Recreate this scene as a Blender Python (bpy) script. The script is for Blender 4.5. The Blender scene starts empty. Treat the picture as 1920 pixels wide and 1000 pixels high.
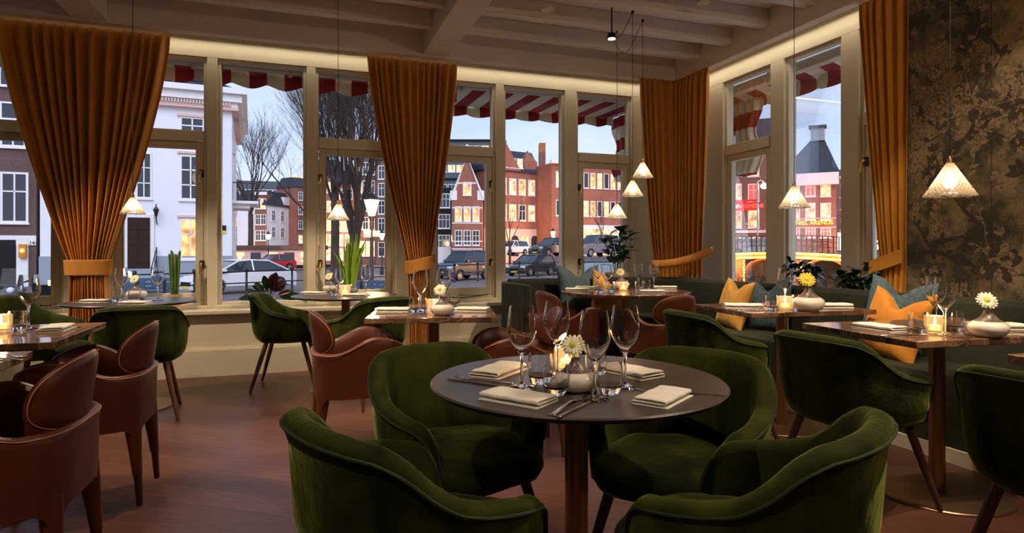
import bpy, bmesh, math, random
from mathutils import Vector, Matrix, Euler
PI = math.pi
sc = bpy.context.scene
col = sc.collection
# ---------------------------------------------------------------- camera
TH = math.radians(19.1); CT, ST = math.cos(TH), math.sin(TH)
F, HOR, HC = 1150.0, 469.0, 1.11
cd = bpy.data.cameras.new('camera'); cam = bpy.data.objects.new('camera', cd); col.objects.link(cam)
cd.sensor_width = 36; cd.lens = 36*F/1920; cd.shift_y = -(500-HOR)/1920; cd.clip_end = 600; cd.clip_start = .05
cam.location = (0, 0, HC); cam.rotation_euler = (PI/2, 0, -TH)
sc.camera = cam
# ---------------------------------------------------------------- world: dusk sky
sc.view_settings.view_transform = 'Standard'; sc.view_settings.look = 'None'
sc.view_settings.gamma = 1; sc.view_settings.use_curve_mapping = False
sc.view_settings.exposure = 0.16
w = bpy.data.worlds.new('dusk_sky'); sc.world = w; w.use_nodes = True
nt = w.node_tree; N = nt.nodes; L = nt.links; N.clear()
out = N.new('ShaderNodeOutputWorld'); bg = N.new('ShaderNodeBackground')
tc = N.new('ShaderNodeTexCoord'); sep = N.new('ShaderNodeSeparateXYZ')
L.new(tc.outputs['Generated'], sep.inputs[0])
rp = N.new('ShaderNodeValToRGB'); e = rp.color_ramp.elements
e[0].position = 0.0; e[0].color = (.62, .60, .66, 1); e[1].position = .9; e[1].color = (.16, .24, .42, 1)
k = e.new(.12); k.color = (.50, .61, .84, 1); k = e.new(.35); k.color = (.33, .46, .74, 1)
L.new(sep.outputs['Z'], rp.inputs[0])
mp = N.new('ShaderNodeMapping'); mp.inputs['Scale'].default_value = (1.6, 1.6, 5.5)
L.new(tc.outputs['Generated'], mp.inputs[0])
nz = N.new('ShaderNodeTexNoise'); nz.inputs['Scale'].default_value = 2.2; nz.inputs['Detail'].default_value = 6; nz.inputs['Roughness'].default_value = .55
L.new(mp.outputs[0], nz.inputs['Vector'])
cr = N.new('ShaderNodeValToRGB'); cr.color_ramp.elements[0].position = .42; cr.color_ramp.elements[1].position = .72
L.new(nz.outputs['Fac'], cr.inputs[0])
mx = N.new('ShaderNodeMixRGB'); mx.inputs['Color2'].default_value = (.66, .72, .86, 1)
mf = N.new('ShaderNodeMath'); mf.operation = 'MULTIPLY'; mf.inputs[1].default_value = .6
L.new(cr.outputs[0], mf.inputs[0]); L.new(mf.outputs[0], mx.inputs['Fac']); L.new(rp.outputs[0], mx.inputs['Color1'])
L.new(mx.outputs[0], bg.inputs['Color']); bg.inputs['Strength'].default_value = 1.28
L.new(bg.outputs[0], out.inputs['Surface'])
# soft afterglow of the western sky, behind the restaurant
sd = bpy.data.lights.new('afterglow', 'SUN'); sd.energy = 2.0; sd.angle = math.radians(50); sd.color = (.86, .86, 1.0)
so = bpy.data.objects.new('afterglow', sd); col.objects.link(so)
so.rotation_euler = Vector((.10, .80, -.62)).to_track_quat('-Z', 'Y').to_euler()

# ---------------------------------------------------------------- pixel helpers (photo frame -> place)
def c2r(lat, d): return (CT*lat+ST*d, -ST*lat+CT*d)
def pd(px, d): return c2r((px-960)/F*d, d)             # column + depth
def pz(px, py, z):                                     # pixel on a level plane
    d = (HC-z)*F/(py-HOR); return pd(px, d)
def zat(py, d): return HC+(HOR-py)*d/F
def onY(px, Y): t = (px-960)/F; return Y*(CT*t+ST)/(CT-ST*t)
def onX(px, X): t = (px-960)/F; return X*(CT-ST*t)/(CT*t+ST)

# ---------------------------------------------------------------- objects, tags
def tag(o, label=None, cat=None, group=None, kind=None):
    if label: o['label'] = label
    if cat: o['category'] = cat
    if group: o['group'] = group
    if kind: o['kind'] = kind
    return o
def empty(name, loc=(0, 0, 0), rz=0, parent=None):
    o = bpy.data.objects.new(name, None); col.objects.link(o); o.empty_display_size = .1
    o.location = loc; o.rotation_euler = (0, 0, rz)
    if parent: o.parent = parent
    return o
def thing(name, label, cat, loc=(0, 0, 0), rz=0, group=None):
    return tag(empty(name, loc, rz), label, cat, group)
def copy_tree(o, parent=None):
    c = o.copy(); col.objects.link(c); c.parent = parent
    for ch in list(o.children): copy_tree(ch, c)
    return c
def again(o, label, loc, rz=None, group=None, scale=None):
    c = copy_tree(o); c.location = loc; c['label'] = label
    if rz is not None: c.rotation_euler = (0, 0, rz)
    if group: c['group'] = group
    if scale: c.scale = (scale,)*3
    return c

class MB:
    def __init__(s): s.v = []; s.f = []; s.m = []; s.mi = 0
    def add(s, vs, fs):
        b = len(s.v); s.v += [tuple(p) for p in vs]
        for f in fs: s.f.append(tuple(b+i for i in f)); s.m.append(s.mi)
    def box(s, x0, x1, y0, y1, z0, z1):
        if x0 > x1: x0, x1 = x1, x0
        if y0 > y1: y0, y1 = y1, y0
        if z0 > z1: z0, z1 = z1, z0
        s.add([(x0,y0,z0),(x1,y0,z0),(x1,y1,z0),(x0,y1,z0),(x0,y0,z1),(x1,y0,z1),(x1,y1,z1),(x0,y1,z1)],
              [(0,3,2,1),(4,5,6,7),(0,1,5,4),(1,2,6,5),(2,3,7,6),(3,0,4,7)]); return s
    def hexa(s, p):   # eight corners, bottom four then top four
        s.add(p, [(0,3,2,1),(4,5,6,7),(0,1,5,4),(1,2,6,5),(2,3,7,6),(3,0,4,7)]); return s
    def rings(s, rings, closed=True, cap=True):
        n = len(rings[0]); vs = [p for r in rings for p in r]; fs = []
        for i in range(len(rings)-1):
            for j in range(n if closed else n-1):
                a = i*n+j; b = i*n+(j+1) % n
                fs.append((a, b, b+n, a+n))
        if cap:
            fs.append(tuple(range(n-1, -1, -1))); fs.append(tuple(range((len(rings)-1)*n, len(rings)*n)))
        s.add(vs, fs); return s
    def lathe(s, prof, n=24, o=(0, 0, 0), cap=False):
        rings = [[(o[0]+r*math.cos(2*PI*j/n), o[1]+r*math.sin(2*PI*j/n), o[2]+z) for j in range(n)] for r, z in prof]
        return s.rings(rings, True, cap)
    def tube(s, pts, r, n=8, cap=True):
        pts = [Vector(p) for p in pts]
        if not hasattr(r, '__len__'): r = [r]*len(pts)
        rings = []; up = None
        for i, p in enumerate(pts):
            t = (pts[min(i+1, len(pts)-1)]-pts[max(i-1, 0)])
            if t.length < 1e-9: t = Vector((0, 0, 1))
            t.normalize()
            if up is None: up = Vector((0, 0, 1)) if abs(t.z) < .9 else Vector((1, 0, 0))
            a = t.cross(up)
            if a.length < 1e-6: a = t.cross(Vector((0, 1, 0)))
            a.normalize(); b = t.cross(a).normalized(); up = -b if False else up
            rings.append([tuple(p+a*r[i]*math.cos(2*PI*j/n)+b*r[i]*math.sin(2*PI*j/n)) for j in range(n)])
        return s.rings(rings, True, cap)
    def prism(s, poly, z0, z1):
        n = len(poly); s.rings([[(x, y, z0) for x, y in poly], [(x, y, z1) for x, y in poly]]); return s
    def prism_y(s, poly, y0, y1):   # polygon in x,z pulled along y
        s.rings([[(x, y0, z) for x, z in poly], [(x, y1, z) for x, z in poly]]); return s
    def grid(s, P, closed_u=False):
        nu = len(P); nv = len(P[0]); fs = []
        for i in range(nu if closed_u else nu-1):
            for j in range(nv-1):
                a = i*nv+j; b = ((i+1) % nu)*nv+j
                fs.append((a, b, b+1, a+1))
        s.add([p for r in P for p in r], fs); return s
    def ball(s, c, r, n=10, m=6, sz=1):
        return s.lathe([(max(r*math.sin(PI*i/m), 1e-4), -r*math.cos(PI*i/m)*sz) for i in range(m+1)], n, c)
    def build(s, name, mats, parent=None, smooth=True, mods=(), loc=None, fix=True, ang=40):
        me = bpy.data.meshes.new(name); me.from_pydata(s.v, [], s.f)
        if not isinstance(mats, (list, tuple)): mats = [mats]
        for m in mats: me.materials.append(m)
        if len(mats) > 1: me.polygons.foreach_set('material_index', s.m)
        if fix:
            bm = bmesh.new(); bm.from_mesh(me); bmesh.ops.remove_doubles(bm, verts=bm.verts, dist=1e-5)
            bmesh.ops.recalc_face_normals(bm, faces=bm.faces)
            bm.to_mesh(me); bm.free()
        if smooth:
            me.polygons.foreach_set('use_smooth', [True]*len(me.polygons))
            me.set_sharp_from_angle(angle=math.radians(ang))
        o = bpy.data.objects.new(name, me); col.objects.link(o)
        if parent: o.parent = parent
        if loc: o.location = loc
        for k in mods:
            if k[0] == 'bevel': b = o.modifiers.new('b', 'BEVEL'); b.width = k[1]; b.segments = k[2] if len(k) > 2 else 2; b.limit_method = 'ANGLE'
            if k[0] == 'solid': b = o.modifiers.new('s', 'SOLIDIFY'); b.thickness = k[1]; b.offset = 0
            if k[0] == 'sub': b = o.modifiers.new('d', 'SUBSURF'); b.levels = k[1]; b.render_levels = k[1]
        return o

# ---------------------------------------------------------------- materials
def base(name):
    m = bpy.data.materials.new(name); m.use_nodes = True
    return m, m.node_tree, m.node_tree.nodes['Principled BSDF']
def mat(name, c, rough=.5, metal=0, var=0, scale=8, bump=0, bscale=None, emit=None, es=0, sheen=0, coat=0, spec=.5, trans=0, stretch=None, c2=None, ior=None, detail=4):
    m, t, b = base(name); n = t.nodes; l = t.links
    b.inputs['Base Color'].default_value = (*c, 1); b.inputs['Roughness'].default_value = rough
    b.inputs['Metallic'].default_value = metal; b.inputs['Specular IOR Level'].default_value = spec
    if sheen: b.inputs['Sheen Weight'].default_value = sheen; b.inputs['Sheen Roughness'].default_value = .35; b.inputs['Sheen Tint'].default_value = (*[min(1, x*4+.15) for x in c], 1)
    if coat: b.inputs['Coat Weight'].default_value = coat; b.inputs['Coat Roughness'].default_value = .08
    if trans: b.inputs['Transmission Weight'].default_value = trans
    if ior: b.inputs['IOR'].default_value = ior
    if emit: b.inputs['Emission Color'].default_value = (*emit, 1); b.inputs['Emission Strength'].default_value = es
    if var or bump or c2:
        tcn = n.new('ShaderNodeTexCoord'); mpn = n.new('ShaderNodeMapping'); l.new(tcn.outputs['Object'], mpn.inputs[0])
        if stretch: mpn.inputs['Scale'].default_value = stretch
        nzn = n.new('ShaderNodeTexNoise'); nzn.inputs['Scale'].default_value = scale; nzn.inputs['Detail'].default_value = detail
        l.new(mpn.outputs[0], nzn.inputs['Vector'])
        if var or c2:
            r = n.new('ShaderNodeValToRGB'); r.color_ramp.elements[0].position = .3; r.color_ramp.elements[1].position = .7
            r.color_ramp.elements[0].color = (*[x*(1-var) for x in c], 1)
            r.color_ramp.elements[1].color = (*(c2 if c2 else [min(1, x*(1+var)) for x in c]), 1)
            l.new(nzn.outputs['Fac'], r.inputs[0]); l.new(r.outputs[0], b.inputs['Base Color'])
        if bump:
            nb = n.new('ShaderNodeTexNoise'); nb.inputs['Scale'].default_value = bscale or scale*6; nb.inputs['Detail'].default_value = 3
            l.new(mpn.outputs[0], nb.inputs['Vector'])
            bp = n.new('ShaderNodeBump'); bp.inputs['Strength'].default_value = bump; bp.inputs['Distance'].default_value = .004
            l.new(nb.outputs['Fac'], bp.inputs['Height']); l.new(bp.outputs[0], b.inputs['Normal'])
    return m
def brick(name, c1, c2, mortar, s=4.0):
    m, t, b = base(name); n = t.nodes; l = t.links
    tcn = n.new('ShaderNodeTexCoord'); sx = n.new('ShaderNodeSeparateXYZ'); ad = n.new('ShaderNodeMath'); mpn = n.new('ShaderNodeCombineXYZ')
    l.new(tcn.outputs['Object'], sx.inputs[0]); l.new(sx.outputs[0], ad.inputs[0]); l.new(sx.outputs[1], ad.inputs[1]); l.new(ad.outputs[0], mpn.inputs[0]); l.new(sx.outputs[2], mpn.inputs[1])
    br = n.new('ShaderNodeTexBrick'); br.inputs['Scale'].default_value = s
    br.inputs['Color1'].default_value = (*c1, 1); br.inputs['Color2'].default_value = (*c2, 1); br.inputs['Mortar'].default_value = (*mortar, 1)
    br.inputs['Mortar Size'].default_value = .012
    l.new(mpn.outputs[0], br.inputs['Vector']); 
    nzn = n.new('ShaderNodeTexNoise'); nzn.inputs['Scale'].default_value = .6; nzn.inputs['Detail'].default_value = 5; l.new(tcn.outputs['Object'], nzn.inputs['Vector'])
    mm = n.new('ShaderNodeMixRGB'); mm.blend_type = 'MULTIPLY'; mm.inputs['Fac'].default_value = .5
    l.new(br.outputs['Color'], mm.inputs['Color1']); l.new(nzn.outputs['Color'], mm.inputs['Color2']); 
    mg = n.new('ShaderNodeRGBToBW'); l.new(nzn.outputs['Color'], mg.inputs[0]); cc = n.new('ShaderNodeMath'); cc.operation = 'MULTIPLY'; cc.inputs[1].default_value = 1.9
    l.new(mg.outputs[0], cc.inputs[0]); l.new(cc.outputs[0], mm.inputs['Color2'])
    l.new(mm.outputs[0], b.inputs['Base Color']); b.inputs['Roughness'].default_value = .9
    return m
def glassy(name, rough=.0, amount=.08, tint=(1, 1, 1)):     # window and screen glass: clear, with a Fresnel reflection
    m = bpy.data.materials.new(name); m.use_nodes = True; t = m.node_tree; n = t.nodes; l = t.links; n.clear()
    o = n.new('ShaderNodeOutputMaterial'); tr = n.new('ShaderNodeBsdfTransparent'); gl = n.new('ShaderNodeBsdfGlossy'); mxs = n.new('ShaderNodeMixShader')
    tr.inputs[0].default_value = (*tint, 1); gl.inputs['Roughness'].default_value = rough
    fr = n.new('ShaderNodeFresnel'); fr.inputs[0].default_value = 1.4
    mu = n.new('ShaderNodeMath'); mu.operation = 'MULTIPLY'; mu.inputs[1].default_value = amount*12; mu.use_clamp = True
    l.new(fr.outputs[0], mu.inputs[0]); l.new(mu.outputs[0], mxs.inputs[0]); l.new(tr.outputs[0], mxs.inputs[1]); l.new(gl.outputs[0], mxs.inputs[2]); l.new(mxs.outputs[0], o.inputs[0])
    return m
def velvet(name, c, hi, nscale=5.0):
    m, t, b = base(name); n = t.nodes; l = t.links
    tcn = n.new('ShaderNodeTexCoord')
    nz1 = n.new('ShaderNodeTexNoise'); nz1.inputs['Scale'].default_value = nscale; nz1.inputs['Detail'].default_value = 5; nz1.inputs['Distortion'].default_value = .7
    mpn = n.new('ShaderNodeMapping'); mpn.inputs['Scale'].default_value = (1, 1, .45); l.new(tcn.outputs['Object'], mpn.inputs[0]); l.new(mpn.outputs[0], nz1.inputs['Vector'])
    r = n.new('ShaderNodeValToRGB'); r.color_ramp.elements[0].position = .36; r.color_ramp.elements[1].position = .66
    r.color_ramp.elements[0].color = (*c, 1); r.color_ramp.elements[1].color = (*hi, 1)
    l.new(nz1.outputs['Fac'], r.inputs[0]); l.new(r.outputs[0], b.inputs['Base Color'])
    b.inputs['Roughness'].default_value = .85; b.inputs['Specular IOR Level'].default_value = .15
    b.inputs['Sheen Weight'].default_value = .8; b.inputs['Sheen Roughness'].default_value = .3
    b.inputs['Sheen Tint'].default_value = (*[min(1, x*6+.05) for x in hi], 1)
    nb = n.new('ShaderNodeTexNoise'); nb.inputs['Scale'].default_value = 16; nb.inputs['Detail'].default_value = 6; l.new(tcn.outputs['Object'], nb.inputs['Vector'])
    bp = n.new('ShaderNodeBump'); bp.inputs['Strength'].default_value = .5; bp.inputs['Distance'].default_value = .014
    l.new(nb.outputs['Fac'], bp.inputs['Height']); l.new(bp.outputs[0], b.inputs['Normal'])
    return m
def marble():
    m, t, b = base('brown_marble'); n = t.nodes; l = t.links
    tcn = n.new('ShaderNodeTexCoord')
    nzn = n.new('ShaderNodeTexNoise'); nzn.inputs['Scale'].default_value = 5; nzn.inputs['Detail'].default_value = 7; nzn.inputs['Distortion'].default_value = 1.2
    l.new(tcn.outputs['Object'], nzn.inputs['Vector'])
    r = n.new('ShaderNodeValToRGB'); e = r.color_ramp.elements
    e[0].position = .3; e[0].color = (.045, .020, .013, 1); e[1].position = .72; e[1].color = (.26, .135, .085, 1)
    l.new(nzn.outputs['Fac'], r.inputs[0])
    vo = n.new('ShaderNodeTexVoronoi'); vo.feature = 'DISTANCE_TO_EDGE'; vo.inputs['Scale'].default_value = 9
    av = n.new('ShaderNodeMixRGB'); av.inputs['Fac'].default_value = .22; l.new(tcn.outputs['Object'], av.inputs['Color1']); l.new(nzn.outputs['Color'], av.inputs['Color2']); l.new(av.outputs[0], vo.inputs['Vector'])
    r2 = n.new('ShaderNodeValToRGB'); r2.color_ramp.elements[0].position = 0; r2.color_ramp.elements[0].color = (1, 1, 1, 1); r2.color_ramp.elements[1].position = .03; r2.color_ramp.elements[1].color = (0, 0, 0, 1)
    l.new(vo.outputs['Distance'], r2.inputs[0])
    mu = n.new('ShaderNodeMath'); mu.operation = 'MULTIPLY'; mu.inputs[1].default_value = .55; l.new(r2.outputs[0], mu.inputs[0])
    mxn = n.new('ShaderNodeMixRGB'); mxn.inputs['Color2'].default_value = (.5, .33, .2, 1); l.new(mu.outputs[0], mxn.inputs['Fac']); l.new(r.outputs[0], mxn.inputs['Color1'])
    l.new(mxn.outputs[0], b.inputs['Base Color']); b.inputs['Roughness'].default_value = .07; b.inputs['Specular IOR Level'].default_value = .75
    return m
def floor_mat():
    m, t, b = base('oak_floor'); n = t.nodes; l = t.links
    tcn = n.new('ShaderNodeTexCoord'); mpn = n.new('ShaderNodeMapping'); mpn.inputs['Rotation'].default_value = (0, 0, .6)
    l.new(tcn.outputs['Object'], mpn.inputs[0])
    br = n.new('ShaderNodeTexBrick'); br.inputs['Scale'].default_value = 1.0; br.inputs['Brick Width'].default_value = 1.6; br.inputs['Row Height'].default_value = .17
    br.inputs['Color1'].default_value = (.125, .047, .030, 1); br.inputs['Color2'].default_value = (.082, .030, .021, 1); br.inputs['Mortar'].default_value = (.03, .012, .009, 1); br.inputs['Mortar Size'].default_value = .002
    l.new(mpn.outputs[0], br.inputs['Vector'])
    mp2 = n.new('ShaderNodeMapping'); mp2.inputs['Scale'].default_value = (1.2, 14, 1); l.new(mpn.outputs[0], mp2.inputs[0])
    nzn = n.new('ShaderNodeTexNoise'); nzn.inputs['Scale'].default_value = 4; nzn.inputs['Detail'].default_value = 8; nzn.inputs['Distortion'].default_value = 1.5; l.new(mp2.outputs[0], nzn.inputs['Vector'])
    r = n.new('ShaderNodeValToRGB'); r.color_ramp.elements[0].color = (.5, .5, .5, 1); r.color_ramp.elements[1].color = (1.3, 1.3, 1.3, 1)
    r.color_ramp.elements[0].position = .3; r.color_ramp.elements[1].position = .7; l.new(nzn.outputs['Fac'], r.inputs[0])
    mm = n.new('ShaderNodeMixRGB'); mm.blend_type = 'MULTIPLY'; mm.inputs['Fac'].default_value = .8
    l.new(br.outputs['Color'], mm.inputs['Color1']); l.new(r.outputs[0], mm.inputs['Color2']); l.new(mm.outputs[0], b.inputs['Base Color'])
    b.inputs['Roughness'].default_value = .38; b.inputs['Specular IOR Level'].default_value = .45
    bp = n.new('ShaderNodeBump'); bp.inputs['Strength'].default_value = .25; bp.inputs['Distance'].default_value = .003
    l.new(nzn.outputs['Fac'], bp.inputs['Height']); l.new(bp.outputs[0], b.inputs['Normal'])
    return m
def stripes(name, width, axis=0, rot=0):
    m, t, b = base(name); n = t.nodes; l = t.links
    tcn = n.new('ShaderNodeTexCoord'); sp = n.new('ShaderNodeSeparateXYZ'); l.new(tcn.outputs['Object'], sp.inputs[0])
    mu = n.new('ShaderNodeMath'); mu.operation = 'MULTIPLY'; mu.inputs[1].default_value = 1/(2*width); l.new(sp.outputs[axis], mu.inputs[0])
    fr = n.new('ShaderNodeMath'); fr.operation = 'FRACT'; l.new(mu.outputs[0], fr.inputs[0])
    gt = n.new('ShaderNodeMath'); gt.operation = 'GREATER_THAN'; gt.inputs[1].default_value = .5; l.new(fr.outputs[0], gt.inputs[0])
    mm = n.new('ShaderNodeMixRGB'); mm.inputs['Color1'].default_value = (.72, .66, .50, 1); mm.inputs['Color2'].default_value = (.30, .012, .015, 1)
    l.new(gt.outputs[0], mm.inputs['Fac']); l.new(mm.outputs[0], b.inputs['Base Color']); b.inputs['Roughness'].default_value = .9
    return m
def patio_glass(name, tint=(1, 1, 1), ior=1.45, rough=0):
    m, t, b = base(name); b.inputs['Transmission Weight'].default_value = 1; b.inputs['Roughness'].default_value = rough; b.inputs['IOR'].default_value = ior
    b.inputs['Base Color'].default_value = (*tint, 1); return m

M = {}
M['cream'] = mat('cream_paint', (.62, .56, .42), .45, var=.03, scale=3)
M['creamw'] = mat('cream_wall_paint', (.60, .54, .40), .6, var=.04, scale=2)
M['ceil'] = mat('ceiling_paint', (.66, .58, .51), .75, var=.05, scale=1.5)
M['floor'] = floor_mat()
M['darkwall'] = mat('dark_brown_wall', (.06, .045, .035), .8)
M['green'] = velvet('green_velvet', (.004, .007, .001), (.046, .056, .008))
M['greenpipe'] = mat('green_piping', (.018, .034, .008), .8, sheen=.3)
M['banq'] = velvet('dark_green_banquette_velvet', (.018, .020, .013), (.033, .034, .022), 3)
M['leather'] = mat('cognac_leather', (.098, .023, .011), .36, var=.14, scale=6, bump=.12, bscale=160)
M['stitch'] = mat('tan_stitching', (.50, .21, .12), .6)
M['wood'] = mat('walnut_wood', (.085, .03, .016), .4, var=.3, scale=4, stretch=(8, 8, 1))
M['brass'] = mat('brushed_brass', (.42, .25, .14), .33, metal=1, var=.08, scale=60, stretch=(1, 1, .04))
M['discbrass'] = mat('dull_brass_disc', (.33, .21, .13), .38, metal=.9, var=.1, scale=5)
M['goldhandle'] = mat('polished_brass', (.85, .58, .16), .25, metal=1)
M['iron'] = mat('black_iron', (.02, .018, .016), .45, metal=.3)
M['marble'] = marble()
M['darktop'] = mat('dark_laminate', (.060, .046, .042), .34, var=.12, scale=10)
M['linen'] = mat('white_linen', (.86, .83, .76), .9, var=.02, scale=30, bump=.3, bscale=400)
M['steel'] = mat('polished_steel', (.75, .73, .70), .16, metal=1)
M['glass'] = patio_glass('clear_glass')
M['glassthick'] = patio_glass('pressed_glass', (.96, .97, 1))
def cut_glass(name, k, rough):
    m = mat(name, (.97, .93, .88), rough, trans=.95); t = m.node_tree
    mm = t.nodes.new('ShaderNodeMixShader'); tr = t.nodes.new('ShaderNodeBsdfTranslucent'); tr.inputs[0].default_value = (1, .92, .82, 1); mm.inputs[0].default_value = k
    t.links.new(t.nodes['Principled BSDF'].outputs[0], mm.inputs[1]); t.links.new(tr.outputs[0], mm.inputs[2]); t.links.new(mm.outputs[0], t.nodes['Material Output'].inputs[0]); return m
M['shade'] = cut_glass('cut_glass_ridge', .72, .2); M['shade2'] = cut_glass('cut_glass_groove', .12, .05)
M['ceramic'] = mat('white_glazed_ceramic', (.80, .76, .68), .12, coat=.4)
M['speck'] = mat('speckled_brown_glaze', (.055, .026, .024), .3, scale=230, c2=(.26, .21, .20), detail=1)
M['petal'] = mat('cream_petals', (.88, .86, .66), .7)
M['ypetal'] = mat('yellow_petals', (.80, .58, .04), .7)
M['ycent'] = mat('yellow_green_centre', (.62, .58, .08), .9)
M['stem'] = mat('green_stem', (.10, .2, .03), .6)
M['curt'] = mat('ochre_wool_curtain', (.52, .21, .036), .9, var=.10, scale=30, stretch=(1, 1, .15), bump=.15, bscale=300, sheen=.25)
M['curt2'] = mat('golden_wool_curtain', (.60, .27, .03), .9, var=.08, scale=30, stretch=(1, 1, .15), bump=.15, bscale=300, sheen=.25)
M['yellow'] = velvet('mustard_velvet', (.52, .26, .055), (.66, .36, .09), 4)
M['ochrec'] = velvet('ochre_velvet', (.52, .20, .03), (.66, .28, .05), 4)
M['blue'] = mat('blue_knit', (.035, .065, .085), .9, scale=55, c2=(.085, .135, .16), bump=.8, bscale=70, sheen=.3)
M['pane'] = glassy('window_glass', .0, .03)
M['black'] = mat('black_plastic', (.010, .009, .009), .5, spec=.2)
M['pot'] = mat('terracotta_pot', (.55, .36, .22), .6)
M['potw'] = mat('stone_pot', (.36, .31, .26), .6)
M['leafd'] = mat('dark_rubber_leaf', (.012, .045, .016), .25, var=.3, scale=6)
M['leafg'] = mat('bright_strap_leaf', (.19, .33, .02), .45, var=.25, scale=10)
M['snake'] = mat('cylinder_snake_leaf', (.07, .14, .025), .5, var=.35, scale=20, stretch=(1, 1, .4))
M['purple'] = mat('purple_leaf', (.045, .008, .014), .35, var=.3, scale=8)
M['flame'] = mat('candle_flame', (1, .6, .2), .5, emit=(1, .55, .18), es=16)
M['bulb'] = mat('warm_bulb', (1, .8, .5), .5, emit=(1, .72, .40), es=6)
M['wax'] = mat('candle_wax', (.9, .8, .62), .5, emit=(1, .5, .16), es=1.4)
M['candleglass'] = mat('ribbed_candle_glass', (1, .93, .82), .05, trans=.9, emit=(1, .5, .16), es=.12)
M['awn'] = stripes('striped_awning_cloth', .16, 0)
M['awnx'] = stripes('striped_awning_cloth_side', .16, 2)
M['awnbox'] = mat('cream_awning_case', (.55, .50, .36), .6)
# exterior
M['whitewall'] = mat('white_stucco', (.80, .80, .84), .9, var=.03, scale=.4)
M['plinth'] = mat('grey_plinth', (.30, .34, .38), .9)
M['trimw'] = mat('white_paint', (.80, .78, .76), .6)
M['trimp'] = mat('pink_moulding', (.70, .48, .42), .7)
M['brickd'] = brick('dark_brown_brick', (.10, .055, .045), (.13, .07, .06), (.16, .13, .12))
M['brickr'] = brick('red_brick', (.30, .095, .060), (.37, .12, .075), (.36, .25, .2), 3)
M['brickb'] = brick('brown_brick', (.21, .095, .07), (.26, .12, .08), (.24, .18, .15), 3)
M['slate'] = mat('dark_roof_tiles', (.03, .035, .05), .6, var=.4, scale=3)
M['asphalt'] = mat('grey_cobbles', (.17, .145, .14), .75, var=.25, scale=1.5)
M['water'] = mat('canal_water', (.02, .02, .025), .12, bump=.6, bscale=2)
M['dpane'] = mat('dark_window_pane', (.035, .035, .045), .08, spec=.7)
M['lpane'] = mat('lit_window_pane', (.9, .6, .3), .3, emit=(1, .58, .22), es=1.6, scale=1.3, var=.5)
M['rpane'] = mat('red_lit_pane', (.8, .1, .08), .3, emit=(1, .12, .06), es=.8)
M['door'] = mat('dark_brown_door', (.030, .012, .007), .55, spec=.2)
M['modern'] = mat('grey_cladding', (.085, .10, .11), .6)
M['branch'] = mat('bare_bark', (.045, .032, .026), .9)
M['trunk'] = mat('tree_bark', (.075, .05, .036), .95, var=.4, scale=6, stretch=(1, 1, .3))
M['lamp'] = mat('street_lantern_glow', (1, .7, .4), .5, emit=(1, .60, .26), es=26)
M['neonr'] = mat('red_neon', (1, .1, .1), .5, emit=(1, .07, .05), es=4)
M['neonw'] = mat('white_neon', (1, .8, .8), .5, emit=(1, .75, .7), es=6)
M['neony'] = mat('yellow_neon', (1, .7, .1), .5, emit=(1, .55, .04), es=2.2)
M['fairy'] = mat('amber_festoon_bulb', (1, .6, .1), .5, emit=(1, .48, .06), es=9)
M['orangew'] = mat('amber_lit_brick_and_copper', (.45, .17, .06), .9, var=.2, scale=1)  # amber bulb light put into the bridge brick colour; copper on the tower
M['tyre'] = mat('black_tyre', (.012, .012, .013), .8)
M['rim'] = mat('alloy_wheel', (.5, .5, .52), .3, metal=.8)
M['carglass'] = mat('car_glass', (.03, .035, .045), .05, spec=.8)
M['tail'] = mat('red_tail_lamp', (.5, .01, .01), .3, emit=(1, .05, .02), es=.7)
M['head'] = mat('headlamp', (.7, .72, .75), .1)
def P(name, c): 
    if name not in M: M[name] = mat(name, c, .25, coat=.8)
    return M[name]
# lamps of the room: ceiling spots (x, y, target x, target y, watts), cove strips behind the beams
SPOTS = [
 ((1.2, .9, .75, 1.62, 370), dict(size=62)), ((-2.9, 4.6, -1.1, 4.9, 320), dict(size=60)), ((1.9, 4.6, .35, 5.0, 280), dict(size=55)),
 ((-2.2, 2.4, -1.1, 2.9, 85), dict(size=55)), ((.2, 2.6, .8, 3.5, 175), dict(size=50)), ((3.0, 4.06, 2.7, 4.75, 200), dict(size=60)),
 ((2.2, 2.9, 2.9, 3.1, 160), dict(size=50)), ((2.2, 1.2, 2.8, 2.0, 190), dict(size=55)), ((-.9, .4, -.1, 1.5, 90), dict(size=60)),
 ((2.4, 1.0, 1.6, 1.4, 120), dict(size=60)), ((-.4, 3.4, -.3, 3.4, 125), dict(size=70)), ((2.7, 1.9, 3.95, 2.3, 60), dict(size=60, tz=1.05)),
]
COVES = [(-.6, 6.04, 3.0, 8.8, .04, 11, (0, 0, 0)), (4.06, 3.0+1.4, 3.0, .04, 2.9, 4.5, (0, 0, 0))]
FILL_GLOBES = [(2.5, -.2, 2.72, 62), (-1.9, -1.4, 2.72, 12)]  # unseen globe lamps added as fill for the ceiling and chair backs
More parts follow.
